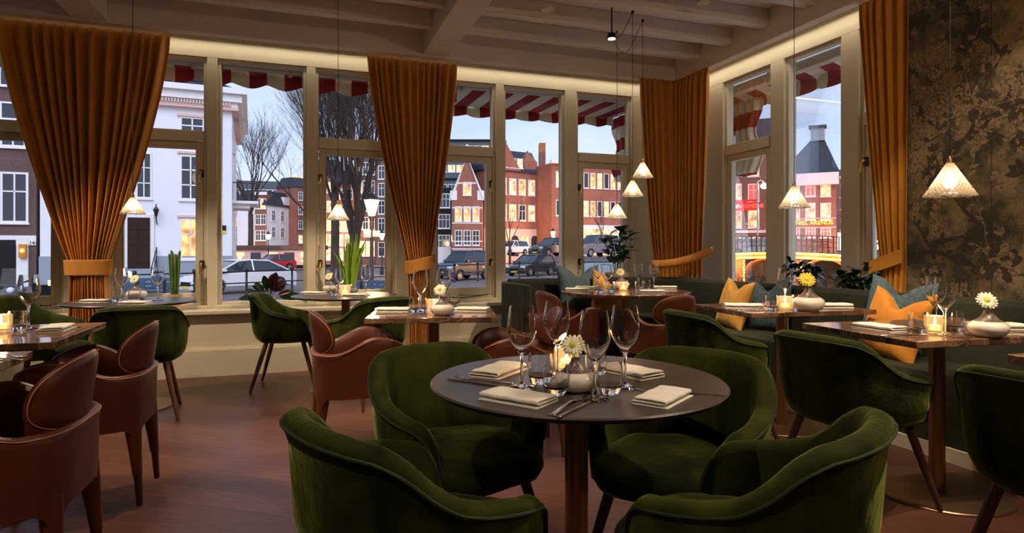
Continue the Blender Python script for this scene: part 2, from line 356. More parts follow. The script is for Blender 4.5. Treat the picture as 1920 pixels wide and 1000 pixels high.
# ================================================================ interior lights (ceiling spots, cove strips)
def spot(x, y, tx, ty, power, size=50, blend=.35, c=(1, .78, .55), z=3.02, rad=.03, tz=.75):
    t = thing('ceiling_spotlight', 'round recessed ceiling spot light', 'light', (x, y, 3.07))
    t['kind'] = 'structure'; del t['category']
    MB().lathe([(.0, -.012), (.045, -.012), (.052, -.02), (.052, 0), (0, 0)], 20).build('spotlight_rim', M['cream'], t)
    ld = bpy.data.lights.new('spot_light', 'SPOT'); ld.energy = power; ld.spot_size = math.radians(size); ld.spot_blend = blend; ld.color = c; ld.shadow_soft_size = rad
    lo = bpy.data.objects.new('spot_light', ld); col.objects.link(lo); lo.location = (x, y, z)
    lo.rotation_euler = Vector((tx-x, ty-y, tz-z)).to_track_quat('-Z', 'Y').to_euler()
    return t
def areal(x, y, z, sx, sy, power, rot, c=(1, .86, .64)):
    ld = bpy.data.lights.new('cove_strip', 'AREA'); ld.shape = 'RECTANGLE'; ld.size = sx; ld.size_y = sy; ld.energy = power; ld.color = c
    lo = bpy.data.objects.new('cove_strip', ld); col.objects.link(lo); lo.location = (x, y, z); lo.rotation_euler = rot
    return lo

for args in SPOTS: spot(*args[0], **args[1])
for args in COVES: areal(*args)
def globe(x, y, z, p):
    t = thing('added_globe_lamp', 'added fill globe lamp out of view under the ceiling %s' % ('near the right marble tables' if x > 0 else 'behind the left marble tables'), 'lamp', (x, y, z), 0, 'added fill globe lamps')
    MB().ball((0, 0, 0), .13, 20, 12).build('added_opal_globe', mat('opal_fill_glass', (1, .9, .75), .5, emit=(1, .75, .48), es=3), t); MB().tube([(0, 0, .12), (0, 0, 3.2-z)], .004, 6).build('cord', M['black'], t)
    ld = bpy.data.lights.new('globe_fill_light', 'POINT'); ld.energy = p; ld.color = (1, .74, .5); ld.shadow_soft_size = .14
    lo = bpy.data.objects.new('globe_fill_light', ld); col.objects.link(lo); lo.location = (x, y, z-.16)
for g_ in FILL_GLOBES: globe(*g_)
# ================================================================ room shell
XR, YB = 4.15, 6.12            # window planes
def struct(mb, name, m, **k):
    o = mb.build(name, m, None, **k); o['kind'] = 'structure'; return o
struct(MB().box(-5.2, 4.3, -3.2, 6.3, -.12, 0), 'floor', M['floor'], smooth=False)
# windows on the back wall: x ranges (W0..W7)
WB_ = [(-3.49, -2.73, 'c'), (-2.645, -1.885, 'c'), (-1.548, -.79, 'c'), (-.703, .0615, 'f'), (.143, .898, 'c'), (1.235, 1.941, 'c'), (2.03, 2.732, 'f'), (2.872, 3.556, 'c')]
WR_ = [(4.62, 5.30, 'r'), (3.83, 4.45, 'f'), (3.0, 3.665, 'c')]
ZB, ZT = .60, 2.85
m = MB(); m.box(-5.2, 4.05, 5.98, 6.26, 0, ZB-.06); m.box(-5.2, 4.3, YB, YB+.13, ZT, 3.3)
xs = [-5.2]
for a, b, _ in WB_: xs += [a, b]
xs += [4.3]
for i in range(0, len(xs), 2): m.box(xs[i], xs[i+1], YB, YB+.13, ZB-.06, ZT)
struct(m, 'wall_back', M['creamw'], mods=[('bevel', .004, 1)], smooth=False)
m = MB(); m.box(4.02, 4.28, 3.0, 6.26, 0, ZB-.06); m.box(XR, XR+.13, 2.9, YB, ZT, 3.3)
ys = [2.9]
for a, b, _ in reversed(WR_): ys += [a, b]
ys += [YB]
for i in range(0, len(ys), 2): m.box(XR, XR+.13, ys[i], ys[i+1], ZB-.06, ZT)
struct(m, 'wall_right', M['creamw'], mods=[('bevel', .004, 1)], smooth=False)
struct(MB().box(-5.2, -5.08, -3.2, 6.3, 0, 3.3), 'wall_left', M['creamw'], smooth=False)
struct(MB().box(-5.2, 4.3, -3.2, -3.08, 0, 3.3), 'wall_front', M['darkwall'], smooth=False)
struct(MB().box(-5.2, 4.3, -3.2, 6.3, 3.22, 3.34), 'ceiling', M['ceil'], smooth=False)
m = MB(); m.box(-5.08, 3.2, 5.94, 5.98, 0, .23); m.box(-5.08, 3.2, 5.955, 5.98, .23, .245)
struct(m, 'baseboard_back', M['creamw'], smooth=False)
m = MB(); m.box(-5.08, 4.02, 5.93, YB, ZB-.06, ZB-.02)
struct(m, 'trim_1', M['cream'], mods=[('bevel', .008, 2)])          # window sill
m = MB(); m.box(3.97, XR, 3.05, 5.93, ZB-.06, ZB-.02)
struct(m, 'trim_2', M['cream'], mods=[('bevel', .008, 2)])
# beams
bv = [('bevel', .006, 1)]
struct(MB().box(-5.08, 3.98, 5.76, 5.86, 2.95, 3.22), 'beam_back', M['ceil'], mods=bv)
struct(MB().box(3.88, 3.98, -3.08, 5.76, 2.95, 3.22), 'beam_right', M['ceil'], mods=bv)
for x in (1.10, -1.72): struct(MB().box(x, x+.25, -3.08, 5.76, 2.96, 3.22), 'beam_cross', M['ceil'], mods=bv)
y = 5.35
while y > -3:
    for a, b in ((1.35, 3.88), (-1.47, 1.10), (-5.08, -1.72)):
        struct(MB().box(a, b, y-.04, y+.05, 3.07, 3.22), 'ceiling_joist', M['ceil'], mods=bv)
    y -= .49
# ---------------------------------------------------------------- windows
def window(k, a, b, typ, axis):
    """ local x along the opening, local y outwards, local z up """
    W = b-a
    if axis == 'Y': loc, rz = (a, YB, 0), 0
    else: loc, rz = (XR, b, 0), -PI/2
    t = empty('window_%d' % k, loc, rz); t['kind'] = 'structure'
    f = MB(); e = .028; y0, y1 = .03, .11
    f.box(0, e, y0, y1, ZB, ZT); f.box(W-e, W, y0, y1, ZB, ZT); f.box(e, W-e, y0, y1, ZT-e, ZT); f.box(e, W-e, y0, y1, ZB, ZB+.035)
    f.box(-.01, W+.01, -.012, .03, ZB-.02, ZB+.01)
    f.build('window_frame', M['cream'], t, mods=[('bevel', .004, 1)], smooth=False)
    if typ == 'f':
        MB().box(e, W-e, .066, .070, ZB+.035, ZT-e).build('pane', M['pane'], t, smooth=False)
        return t
    tz0, tz1 = 2.085, 2.185
    f = MB().box(e, W-e, .01, .11, tz0, tz1); f.build('transom', M['cream'], t, mods=[('bevel', .004, 1)], smooth=False)
    MB().box(e, W-e, .066, .070, tz1, ZT-e).build('pane', M['pane'], t, smooth=False)
    s = MB(); q = .062; x0, x1, z0, z1 = e+.004, W-e-.004, ZB+.04, tz0-.004
    s.box(x0, x0+q, .035, .085, z0, z1); s.box(x1-q, x1, .035, .085, z0, z1); s.box(x0+q, x1-q, .035, .085, z1-q, z1); s.box(x0+q, x1-q, .035, .085, z0, z0+q+.02)
    so_ = s.build('sash', M['cream'], t, mods=[('bevel', .004, 1)], smooth=False)
    MB().box(x0+q, x1-q, .058, .062, z0+q+.02, z1-q).build('pane', M['pane'], so_, smooth=False)
    return t
def handle(t, x, z):
    h = MB(); h.box(x-.018, x+.018, .022, .035, z-.035, z+.035); p = h.build('handle_plate', M['iron'], t)
    h = MB().tube([(x, .02, z+.01), (x, -.012, z+.012), (x-.002, -.016, z-.02), (x-.014, -.018, z-.085)], [.009, .009, .010, .006], 8); h.build('handle', M['goldhandle'], p)
wins = []
for k, (a, b, ty) in enumerate(WB_): wins.append(window(k+1, a, b, ty, 'Y'))
for k, (a, b, ty) in enumerate(WR_): wins.append(window(k+9, a, b, ty, 'X'))
for i, side in ((2, 1), (4, 0), (5, 1), (10, 0), (7, 0)):
    a, b = (WB_+WR_)[i][:2]
    x = (b-a)-.045 if side else .045
    for z in (1.80, .98): handle(wins[i], x, z)
for i in (1, 5, 0):       # casement stay bars below the sash
    a, b = WB_[i][:2]; W = b-a
    MB().tube([(.1, -.02, ZB+.03), (.3, -.028, ZB+.022), (.5, -.02, ZB+.035), (.62, -.026, ZB+.05)], [.007, .005, .006, .004], 6).build('stay_bar', M['iron'], wins[i])

# ---------------------------------------------------------------- wallpaper wall
def wallpaper():
    rnd = random.Random(11); rnd2 = random.Random(5)
    m_bg, t, b = base('mottled_brown_wallpaper'); n = t.nodes; l = t.links
    tcn = n.new('ShaderNodeTexCoord'); nzn = n.new('ShaderNodeTexNoise'); nzn.inputs['Scale'].default_value = 3.6; nzn.inputs['Detail'].default_value = 12; nzn.inputs['Roughness'].default_value = .72
    l.new(tcn.outputs['Object'], nzn.inputs['Vector']); r = n.new('ShaderNodeValToRGB'); e = r.color_ramp.elements
    e[0].position = .43; e[0].color = (.035, .033, .017, 1); e[1].position = .60; e[1].color = (.23, .165, .085, 1)
    l.new(nzn.outputs['Fac'], r.inputs[0]); l.new(r.outputs[0], b.inputs['Base Color']); b.inputs['Roughness'].default_value = .75
    li = mat('wallpaper_light_foliage', (.34, .23, .13), .75, scale=50, c2=(.07, .046, .024), detail=8)
    dk = mat('wallpaper_dark_foliage', (.026, .019, .011), .75, scale=40, c2=(.060, .042, .024), detail=8)
    X = 3.94; mb = MB(); mb.box(X, X+.30, -3.08, 3.09, 0, 3.2)
    mb.box(X-.0008, X+.001, 2.545, 2.550, .8, 3.2) ; mb.m[-6:] = [2]*6
    def poly(pts, mi, lift):
        if max(p[0] for p in pts) > 3.07: return
        lift += rnd2.random()*.0022; mb.mi = mi; mb.add([(X-lift, y, z) for y, z in pts], [tuple(range(len(pts)))])
    def leaf(y, z, a, s, mi, lift):
        c, d = math.cos(a), math.sin(a); pts = []
        for u, v in ((0, 0), (.2, .16), (.5, .26), (.8, .15), (1, 0), (.8, -.13), (.5, -.22), (.2, -.14)):
            pts.append((y+s*(u*c-v*d), z+s*(u*d+v*c)))
        poly(pts, mi, lift)
    def stroke(pts, w, mi, lift):
        for i in range(len(pts)-1):
            (y0, z0), (y1, z1) = pts[i], pts[i+1]; dy, dz = y1-y0, z1-z0; q = math.hypot(dy, dz)+1e-6
            w0 = w*(1-.7*i/len(pts)); w1 = w*(1-.7*(i+1)/len(pts))
            ny, nzz = -dz/q, dy/q
            poly([(y0+ny*w0, z0+nzz*w0), (y1+ny*w1, z1+nzz*w1), (y1-ny*w1, z1-nzz*w1), (y0-ny*w0, z0-nzz*w0)], mi, lift)
    def branch(y, z, a, ln, w, mi, ls, lift, depth=0):
        pts = [(y, z)]; n_ = int(ln/.05)
        for i in range(n_):
            a += rnd.uniform(-.32, .32); y += .05*math.cos(a); z += .05*math.sin(a); pts.append((y, z))
            if rnd.random() < .75:
                s_ = rnd.choice((-1, 1)); leaf(y, z, a+s_*rnd.uniform(.5, 1.2), ls*rnd.uniform(.6, 1.3), mi, lift+.0002)
            if depth < 2 and rnd.random() < .22: branch(y, z, a+rnd.choice((-1, 1))*rnd.uniform(.5, 1.0), ln*rnd.uniform(.3, .55), w*.6, mi, ls*.9, lift, depth+1)
        for da in (-.6, 0, .6): leaf(y, z, a+da, ls, mi, lift+.0002)
        stroke(pts, w, mi, lift)
    def peony(y, z, r, mi):
        for ring, cnt in ((1.0, 11), (.78, 9), (.55, 8), (.34, 6)):
            for j in range(cnt):
                a = 2*PI*j/cnt+ring*3+rnd.uniform(-.15, .15); pts = []
                for q in range(9):
                    b_ = PI*q/8; rr = r*ring*(.72+.28*math.sin(b_)+rnd.uniform(-.03, .03)); aa = a+(q-4)/4*PI/cnt*1.15
                    pts.append((y+rr*math.cos(aa), z+rr*math.sin(aa)))
                yi, zi = y+r*ring*.42*math.cos(a), z+r*ring*.42*math.sin(a); pts.append((yi, zi))
                poly(pts, 1 if (j+int(ring*10)) % 2 else 2, .0010+.0004*(1-ring))
    # dark tree at the right, bird-like blot left out; light sprays above, peonies below
    stroke([(2.02-.02*math.sin(i), .9+i*.12) for i in range(14)], .055, 2, .0009)
    branch(2.1, 1.35, 2.35, .8, .028, 2, .085, .0008); branch(2.1, 1.6, 2.2, .7, .03, 2, .09, .0008); branch(2.9, 1.05, 1.7, .6, .014, 2, .07, .0007)
    branch(2.9, 1.15, 2.9, .2, .02, 2, .08, .0008); branch(2.98, 1.1, PI+.45, .75, .016, 2, .07, .0008); branch(2.0, 1.9, 1.9, .7, .03, 2, .09, .0008); branch(1.9, 1.3, .5, .6, .03, 2, .1, .0008)
    for i in range(30): branch(rnd.uniform(1.2, 3.05), rnd.uniform(.85, 2.9), rnd.uniform(.3, 2.8), rnd.uniform(.35, .7), .006, 1, rnd.uniform(.05, .075), .0006)
    branch(2.25, 1.7, 1.35, 1.3, .010, 1, .085, .0006); branch(2.1, 1.9, 1.8, 1.2, .010, 1, .085, .0006); branch(2.9, 1.6, 1.4, 1.0, .007, 1, .08, .0006)
    branch(2.95, 1.5, 1.9, .9, .02, 2, .08, .0008); branch(2.6, 1.25, .8, .5, .014, 2, .07, .0008)
    peony(2.50, 1.03, .125, 1); peony(2.92, .93, .085, 1); peony(2.12, .98, .10, 1); peony(1.75, 1.12, .12, 1); peony(2.72, .86, .06, 1)
    o = mb.build('wall_wallpaper', [m_bg, li, dk], None, smooth=False, fix=False); o['kind'] = 'structure'
    struct(MB().box(X-.02, X, -3.08, 3.09, .785, .81), 'trim_3', M['iron'])
wallpaper()

# ---------------------------------------------------------------- curtains
def curtain(name, label, path, z0, z1, ztie, folds, m, amp=.035, band=True, nz=56, nu=420, sway=0, group=None):
    """ path(u, z) -> (x, y, nx, ny) """
    t = thing(name, label, 'curtain', (0, 0, 0), 0, group)
    rnd = random.Random(len(label)); ph = [rnd.uniform(-.4, .4) for _ in range(folds+2)]; am = [rnd.uniform(.6, 1.25) for _ in range(folds+2)]
    P_ = []
    for i in range(nu+1):
        u = i/nu; row = []
        k = u*folds+.35*math.sin(u*folds*.9+len(label)); ki = max(0, min(folds, int(k))); fr = k-ki
        a_ = am[ki]*(1-fr)+am[min(ki+1, folds+1)]*fr; p_ = ph[ki]*(1-fr)+ph[min(ki+1, folds+1)]*fr
        for j in range(nz+1):
            z = z1-(z1-z0)*j/nz
            x, y, nx, ny = path(u, z)
            s = math.sin(2*PI*k+p_*2); s = math.copysign(abs(s)**.75, s)
            near = math.exp(-((z-ztie)/.16)**2)
            A = amp*a_*(1-.45*near)*(1-.55*max(0, (z-(z1-.12))/.12))
            row.append((x+nx*A*s, y+ny*A*s, z))
        P_.append(row)
    mb = MB(); mb.grid(P_); mb.build('curtain_cloth', m, t, fix=False, mods=[('solid', .004)], ang=80)
    return t
def lerp(a, b, t): return a+(b-a)*t
def sm(t): t = max(0, min(1, t)); return t*t*(3-2*t)
def tied(zt, z, z0, z1, top, tie, bot, pw=1.35):
    if z >= zt: return lerp(tie, top, ((z-zt)/(z1-zt))**(1/pw) if False else sm_pow((z-zt)/(z1-zt), pw))
    return lerp(tie, bot, sm((zt-z)/(zt-z0)))
def sm_pow(t, p): return 1-(1-t)**p
def back_path(tl, tr, cl, cr, bl, br, zt, z0, z1, Y=5.94):
    def f(u, z):
        l_ = tied(zt, z, z0, z1, tl, cl, bl); r_ = tied(zt, z, z0, z1, tr, cr, br)
        bulge = -.05*math.exp(-((z-zt)/.3)**2)*math.sin(PI*u)
        return lerp(l_, r_, u), Y-.03+bulge, 0, 1
    return f
def tieband(t, cx, cy, rx, ry, zt, h, m, tilt=0, rz=0):
    P_ = []; n_ = 48
    for i in range(n_+1):
        a = 2*PI*i/n_; x = rx*math.cos(a); y = ry*math.sin(a); c, s = math.cos(rz), math.sin(rz)
        P_.append([(cx+(x*c-y*s)*(1+.05*(q-.5)), cy+(x*s+y*c)*(1+.05*(q-.5)), zt+tilt*x/rx+h*(q-.5)) for q in (0, .08, .5, .92, 1)])
    return MB().grid(P_).build('tieback', m, t, mods=[('solid', .008)], ang=80)
c1 = curtain('curtain', 'wide ochre curtain at the far left, gathered above the left round table', back_path(-2.29, -1.05, -1.77, -1.51, -1.80, -1.47, .97, .02, 2.94), .02, 2.94, .97, 14, M['curt'], .045, group='ochre curtains along the windows')
tieband(c1, -1.64, 5.90, .165, .075, .965, .13, M['curt'])
c2 = curtain('curtain', 'ochre curtain hanging between the two window bays, tied by the middle of the back wall', back_path(.60, 1.47, .985, 1.195, 1.0, 1.20, .97, .02, 2.94), .02, 2.94, .97, 13, M['curt'], .036, group='ochre curtains along the windows')
tieband(c2, 1.09, 5.90, .13, .075, .965, .13, M['curt'], tilt=.03)
MB().box(1.19, 1.26, 5.94, 5.952, .985, 1.07).build('tieback_end', M['curt'], c2, mods=[('bevel', .004)])
def corner_path(u, z):
    zt = .98; L1, L2 = .47, .58
    s_ = u*(L1+L2)
    if s_ < L1: tx, ty, nx, ny = 3.39+s_, 5.70, 0, 1
    else: tx, ty, nx, ny = 3.85, 5.70-(s_-L1), 1, 0
    k = max(-1, min(1, (s_-L1)/.10)); w_ = .5+.5*k
    if abs(k) < 1: nx, ny = w_, 1-w_; tx, ty = lerp(3.85, 3.85, w_)-.03*(1-abs(k)), 5.70-.03*(1-abs(k))-max(0, s_-L1)
    bx, by = lerp(3.56, 3.86, u), lerp(5.66, 5.25, u)
    if z >= zt: q = sm_pow((z-zt)/(2.94-zt), 1.5)
    else: q = 0.12*sm((zt-z)/zt)
    x, y = lerp(bx, tx, q), lerp(by, ty, q)
    n = Vector((nx, ny)).lerp(Vector((.8, .6)), 1-q).normalized()
    return x, y, n.x, n.y
c3 = curtain('curtain', 'ochre curtain folded around the inner corner of the room, behind the round marble table', corner_path, .02, 2.94, .98, 13, M['curt'], .036)
P_ = []
for i in range(29):
    u = i/28; x = lerp(3.50, 3.92, u); y = lerp(5.60, 5.14, u); zz = .965+.15*u**1.6-.02*math.sin(PI*u); off = .07*math.sin(PI*u)
    P_.append([(x-.6*off-.02, y-.6*off-.02, zz-.042), (x-.6*off-.02, y-.6*off-.02, zz), (x-.6*off-.02, y-.6*off-.02, zz+.042)])
tb = MB().grid(P_).build('tieback', M['curt'], c3, mods=[('solid', .010)])
MB().ball((3.86, 5.10, 1.13), .010).build('button', M['steel'], tb)
def right_path(u, z):
    zt = .98; yl = tied(zt, z, .02, 3.2, 3.50, 3.30, 3.32, 1.2); yr = tied(zt, z, .02, 3.2, 3.07, 3.10, 3.10)
    return 3.955, lerp(yl, yr, u), 1, 0
c4 = curtain('curtain', 'golden curtain at the right, beside the floral wallpaper', right_path, .02, 2.945, .98, 6, M['curt2'], .03)
MB().hexa([(3.90, 3.36, .93), (3.90, 3.10, 1.02), (3.915, 3.10, 1.02), (3.915, 3.36, .93), (3.90, 3.36, 1.03), (3.90, 3.10, 1.12), (3.915, 3.10, 1.12), (3.915, 3.36, 1.03)]).build('tieback', M['curt2'], c4, mods=[('bevel', .005)])

# ---------------------------------------------------------------- banquette (one L-shaped sofa)
bq = thing('banquette', 'long dark green velvet banquette along the corner under the windows and wallpaper', 'banquette', (0, 0, 0))
def bq_path():
    pts = [(1.95, 5.62)]
    pts += [(lerp(1.95, 3.25, i/8), 5.62) for i in range(1, 9)]
    for i in range(1, 9): a = PI/2-PI/2*i/8; pts.append((3.25+.42*math.cos(a), 5.20+.42*math.sin(a)))
    pts += [(3.67, lerp(5.20, -1.6, i/16)) for i in range(1, 17)]
    return pts
pp = bq_path()
def norms(pts):
    o = []
    for i in range(len(pts)):
        a = Vector(pts[max(i-1, 0)]); b = Vector(pts[min(i+1, len(pts)-1)]); d = (b-a).normalized(); o.append(Vector((-d.y, d.x)))
    return o
nn = norms(pp)     # pointing outwards (towards the windows)
def sweep(prof):   # prof: (offset outwards, z)
    return [[(p[0]+n_.x*o, p[1]+n_.y*o, z) for o, z in prof] for p, n_ in zip(pp, nn)]
mb = MB(); mb.rings(sweep([(.0, .40), (.0, .74), (.015, .795), (.06, .825), (.13, .825), (.17, .80), (.185, .74), (.185, .06), (.0, .06)]))
mb.build('backrest', M['banq'], bq)
mb = MB(); mb.rings(sweep([(.0, .075), (.0, .43), (-.10, .465), (-.40, .465), (-.46, .45), (-.475, .40), (-.45, .10), (-.45, .075)]))
mb.build('seat', M['banq'], bq)
mb = MB(); mb.rings(sweep([(0, 0), (0, .075), (-.47, .075), (-.47, 0)])); mb.build('plinth', M['creamw'], bq)
mb = MB(); mb.box(1.89, 1.955, 5.10, 5.80, .06, .80); mb.build('side_panel', M['banq'], bq, mods=[('bevel', .025, 3)])
# ledge between banquette and the windows for the plants
struct(MB().box(3.862, 4.02, 3.1, 5.9, .0, .70), 'trim_4', M['creamw'], smooth=False)
# ================================================================ cushions
def cushion(label, mt, loc, rot, s=.45, dent=.10, th=.13, group=None):
    t = MB(); n_ = 22; top = []; bot = []
    for i in range(n_+1):
        r1 = []; r2 = []
        for j in range(n_+1):
            u, v = 2*i/n_-1, 2*j/n_-1
            pin = 1-.10*(1-abs(u)**2)*abs(v)**3 if True else 1; pin2 = 1-.10*(1-abs(v)**2)*abs(u)**3
            x = u*s/2*pin2; z = v*s/2*pin
            if v > 0: z -= dent*v**2*math.exp(-(u/.38)**2)
            h = th/2*max(0, (1-abs(u)**3))**.6*max(0, (1-abs(v)**3))**.6+.002
            h *= 1+.08*math.sin(7*u+3*v)
            if v > 0: h *= 1-.35*v*math.exp(-(u/.3)**2)
            r1.append((x, h, z)); r2.append((x, -h, z))
        top.append(r1); bot.append(r2)
    t.grid(top); t.grid([r[::-1] for r in bot])
    rim = [top[i][0] for i in range(n_+1)]+[top[n_][j] for j in range(1, n_+1)]+[top[i][n_] for i in range(n_-1, -1, -1)]+[top[0][j] for j in range(n_-1, 0, -1)]
    rimb = [(p[0], -p[1], p[2]) for p in rim]
    t.rings([rim, rimb], True, False)
    o = t.build('cushion', mt, None, ang=75); o.location = loc; o.rotation_euler = rot
    return tag(o, label, 'cushion', group)
def cush(px, py, X, Y, lean, yaw, **k): pass
cushion('dark blue knitted cushion at the left end of the banquette', M['blue'], (2.60, 5.47, .715), (-.22, 0, .12), .50)
cushion('mustard cushion half hidden behind the round marble table', M['yellow'], (2.86, 5.35, .665), (-.30, .28, .1), .43)
cushion('mustard cushion near the corner, behind the middle marble table', M['yellow'], (3.42, 4.22, .655), (-.28, .05, -PI/2-.18), .43)
cushion('blue knitted cushion tucked behind the mustard cushion near the corner', M['blue'], (3.57, 4.00, .665), (-.25, -.1, -PI/2+.15), .44)
cushion('ochre cushion with a pinched top in front of the blue cushion beside the wallpaper', M['ochrec'], (3.36, 2.72, .655), (-.25, .16, -PI/2-.1), .42)
cushion('blue knitted cushion leaning beside the wallpaper at the right', M['blue'], (3.55, 2.86, .72), (-.2, .12, -PI/2+.05), .43)

# ================================================================ green velvet armchair
def superR(a, hx, hy, p=2.7):   # distance to a rounded-square outline in direction a
    c, s = abs(math.cos(a))/hx, abs(math.sin(a))/hy
    return (c**p+s**p)**(-1/p)
def green_chair():
    t = empty('velvet_armchair')
    # local: faces +x; the back is at -x.  phi measured from the back
    KN = ((0, .757), (25, .755), (42, .745), (52, .718), (62, .668), (72, .632), (85, .612), (112, .588))
    def H(phi):
        a = abs(math.degrees(phi))
        if a <= 112:
            for (a0, h0), (a1, h1) in zip(KN, KN[1:]):
                if a <= a1: return lerp(h0, h1, (a-a0)/(a1-a0))
        if a < 134: q = (a-112)/22; return lerp(.41, .588, math.sqrt(max(0, 1-q*q)))
        return .41
    Hs = H
    H = lambda p: (Hs(p-.05)+Hs(p)*2+Hs(p+.05))/4 if abs(p) < 1.95 else Hs(p)
    n_ = 112; P_ = []; rimo = []; rimi = []
    for i in range(n_):
        phi = -PI+2*PI*i/n_; a = PI+phi
        hx = .278 if abs(phi) < PI/2 else .235; hy = .280
        R = superR(a, hx, hy, 2.6); h = H(phi)
        cx, sx = math.cos(a), math.sin(a)
        back = max(0, math.cos(phi))**1.5
        def pt(r, z): return (cx*r, sx*r, z)
        low = .375; th = .055
        row = [pt(.001, low-.015), pt(R*.45, low-.013), pt(R*.74, low)]
        span = h-low
        for q, rr in ((.08, .86), (.22, .935), (.42, .975), (.65, .99), (.84, 1.0)):
            fl = 1+.05*back*max(0, q-.5)
            row.append(pt(R*rr*fl, low+span*q))
        fl = 1+.045*back
        row += [pt(R*1.015*fl, h-.028), pt(R*1.015*fl, h-.012), pt(R*fl-.010, h-.001), pt(R*fl-.026, h+.003), pt(R*fl-.043, h-.004), pt(R*fl-.054, h-.022)]
        ins = max(.40, min(h-.03, .43))
        for q in (.25, .5, .75, 1.0):
            z = lerp(h-.03, ins, q); row.append(pt(R*lerp(fl, .96, q)-th*lerp(1, 1.15, q), z))
        row += [pt(R*.80, .40), pt(.001, .40)]
        P_.append(row)
        rimo.append(pt(R*1.02*fl+.001, h-.022))
    mb = MB(); mb.grid(P_, True); mb.build('shell', M['green'], t, ang=80)
    lim = int(n_*(180-130)/360)
    mb = MB(); mb.tube(rimo[lim:n_-lim+1], .0038, 6); mb.build('piping', M['greenpipe'], t)
    # seat cushion with soft creases
    rnd = random.Random(4); P_ = []
    for i in range(64):
        a = 2*PI*i/64; R = superR(a, .262 if math.cos(a) > 0 else .24, .226, 2.7); row = []
        for q, z in ((.70, .375), (.93, .385), (1.0, .415), (.985, .442), (.92, .456), (.7, .466), (.45, .470), (.2, .470), (.004, .469)):
            x, y = math.cos(a)*R*q+.018, math.sin(a)*R*q
            x += .012
            wv = .004*math.sin(17*x+9*y)*math.sin(13*y-5*x)+.003*math.sin(31*x-23*y)
            row.append((x, y, z+(wv if q < .95 else 0)-.012*max(0, x)/.25))
        P_.append(row)
    MB().grid(P_, True).build('seat', M['green'], t, ang=80)
    for sx in (-1, 1):
        for sy in (-1, 1):
            a = Vector((.135*sx, .145*sy, .39)); b = Vector((.245*sx, .225*sy, 0.0))
            d = (b-a).normalized()
            MB().tube([a, a+(b-a)*.5, b-d*.012, b], [.019, .0165, .0115, .010], 14).build('leg', M['wood'], t)
    return t
GL = 'green velvet dining armchairs'
def polar(c): x, y = c2r(*c); return (x, y, 0)
g1 = green_chair(); tag(g1, 'green velvet armchair at the far left side of the front round table, seat facing us', 'chair', GL)
R_ = math.radians
g1.location = polar((-.175, 2.10)); g1.rotation_euler.z = -TH+R_(-52)
again(g1, 'green velvet armchair at the far right side of the front round table, seat facing us', polar((.53, 1.99)), -TH+R_(-128))
again(g1, 'green velvet armchair with its back to us, bottom left of the front table', polar((-.205, 1.42)), -TH+R_(40))
again(g1, 'green velvet armchair with its back to us, bottom right of the front table', polar((.535, 1.42)), -TH+R_(140))
again(g1, 'green velvet armchair at the right marble table, its foot on the brass disc', (2.30, 2.06, 0), R_(4))
again(g1, 'green velvet armchair at the middle marble table along the banquette', (2.35, 3.05, 0), R_(0))
again(g1, 'green velvet armchair cut off by the right edge of the picture', (2.24, 1.19, 0), R_(4))
again(g1, 'green velvet armchair seen from behind at the left round window table', (-1.0, 4.68, 0), R_(98))
again(g1, 'green velvet armchair in profile against the window wall, left of the second round window table', (-.09, 5.36, 0), R_(-8), scale=1)
again(g1, 'green velvet armchair before the second round window table, partly behind a leather chair', (.46, 4.62, 0), R_(124), scale=1.03)
again(g1, 'green velvet armchair at the far left edge behind the marble table, below the window', (-1.66, 4.93, 0), R_(-12), scale=1.06)

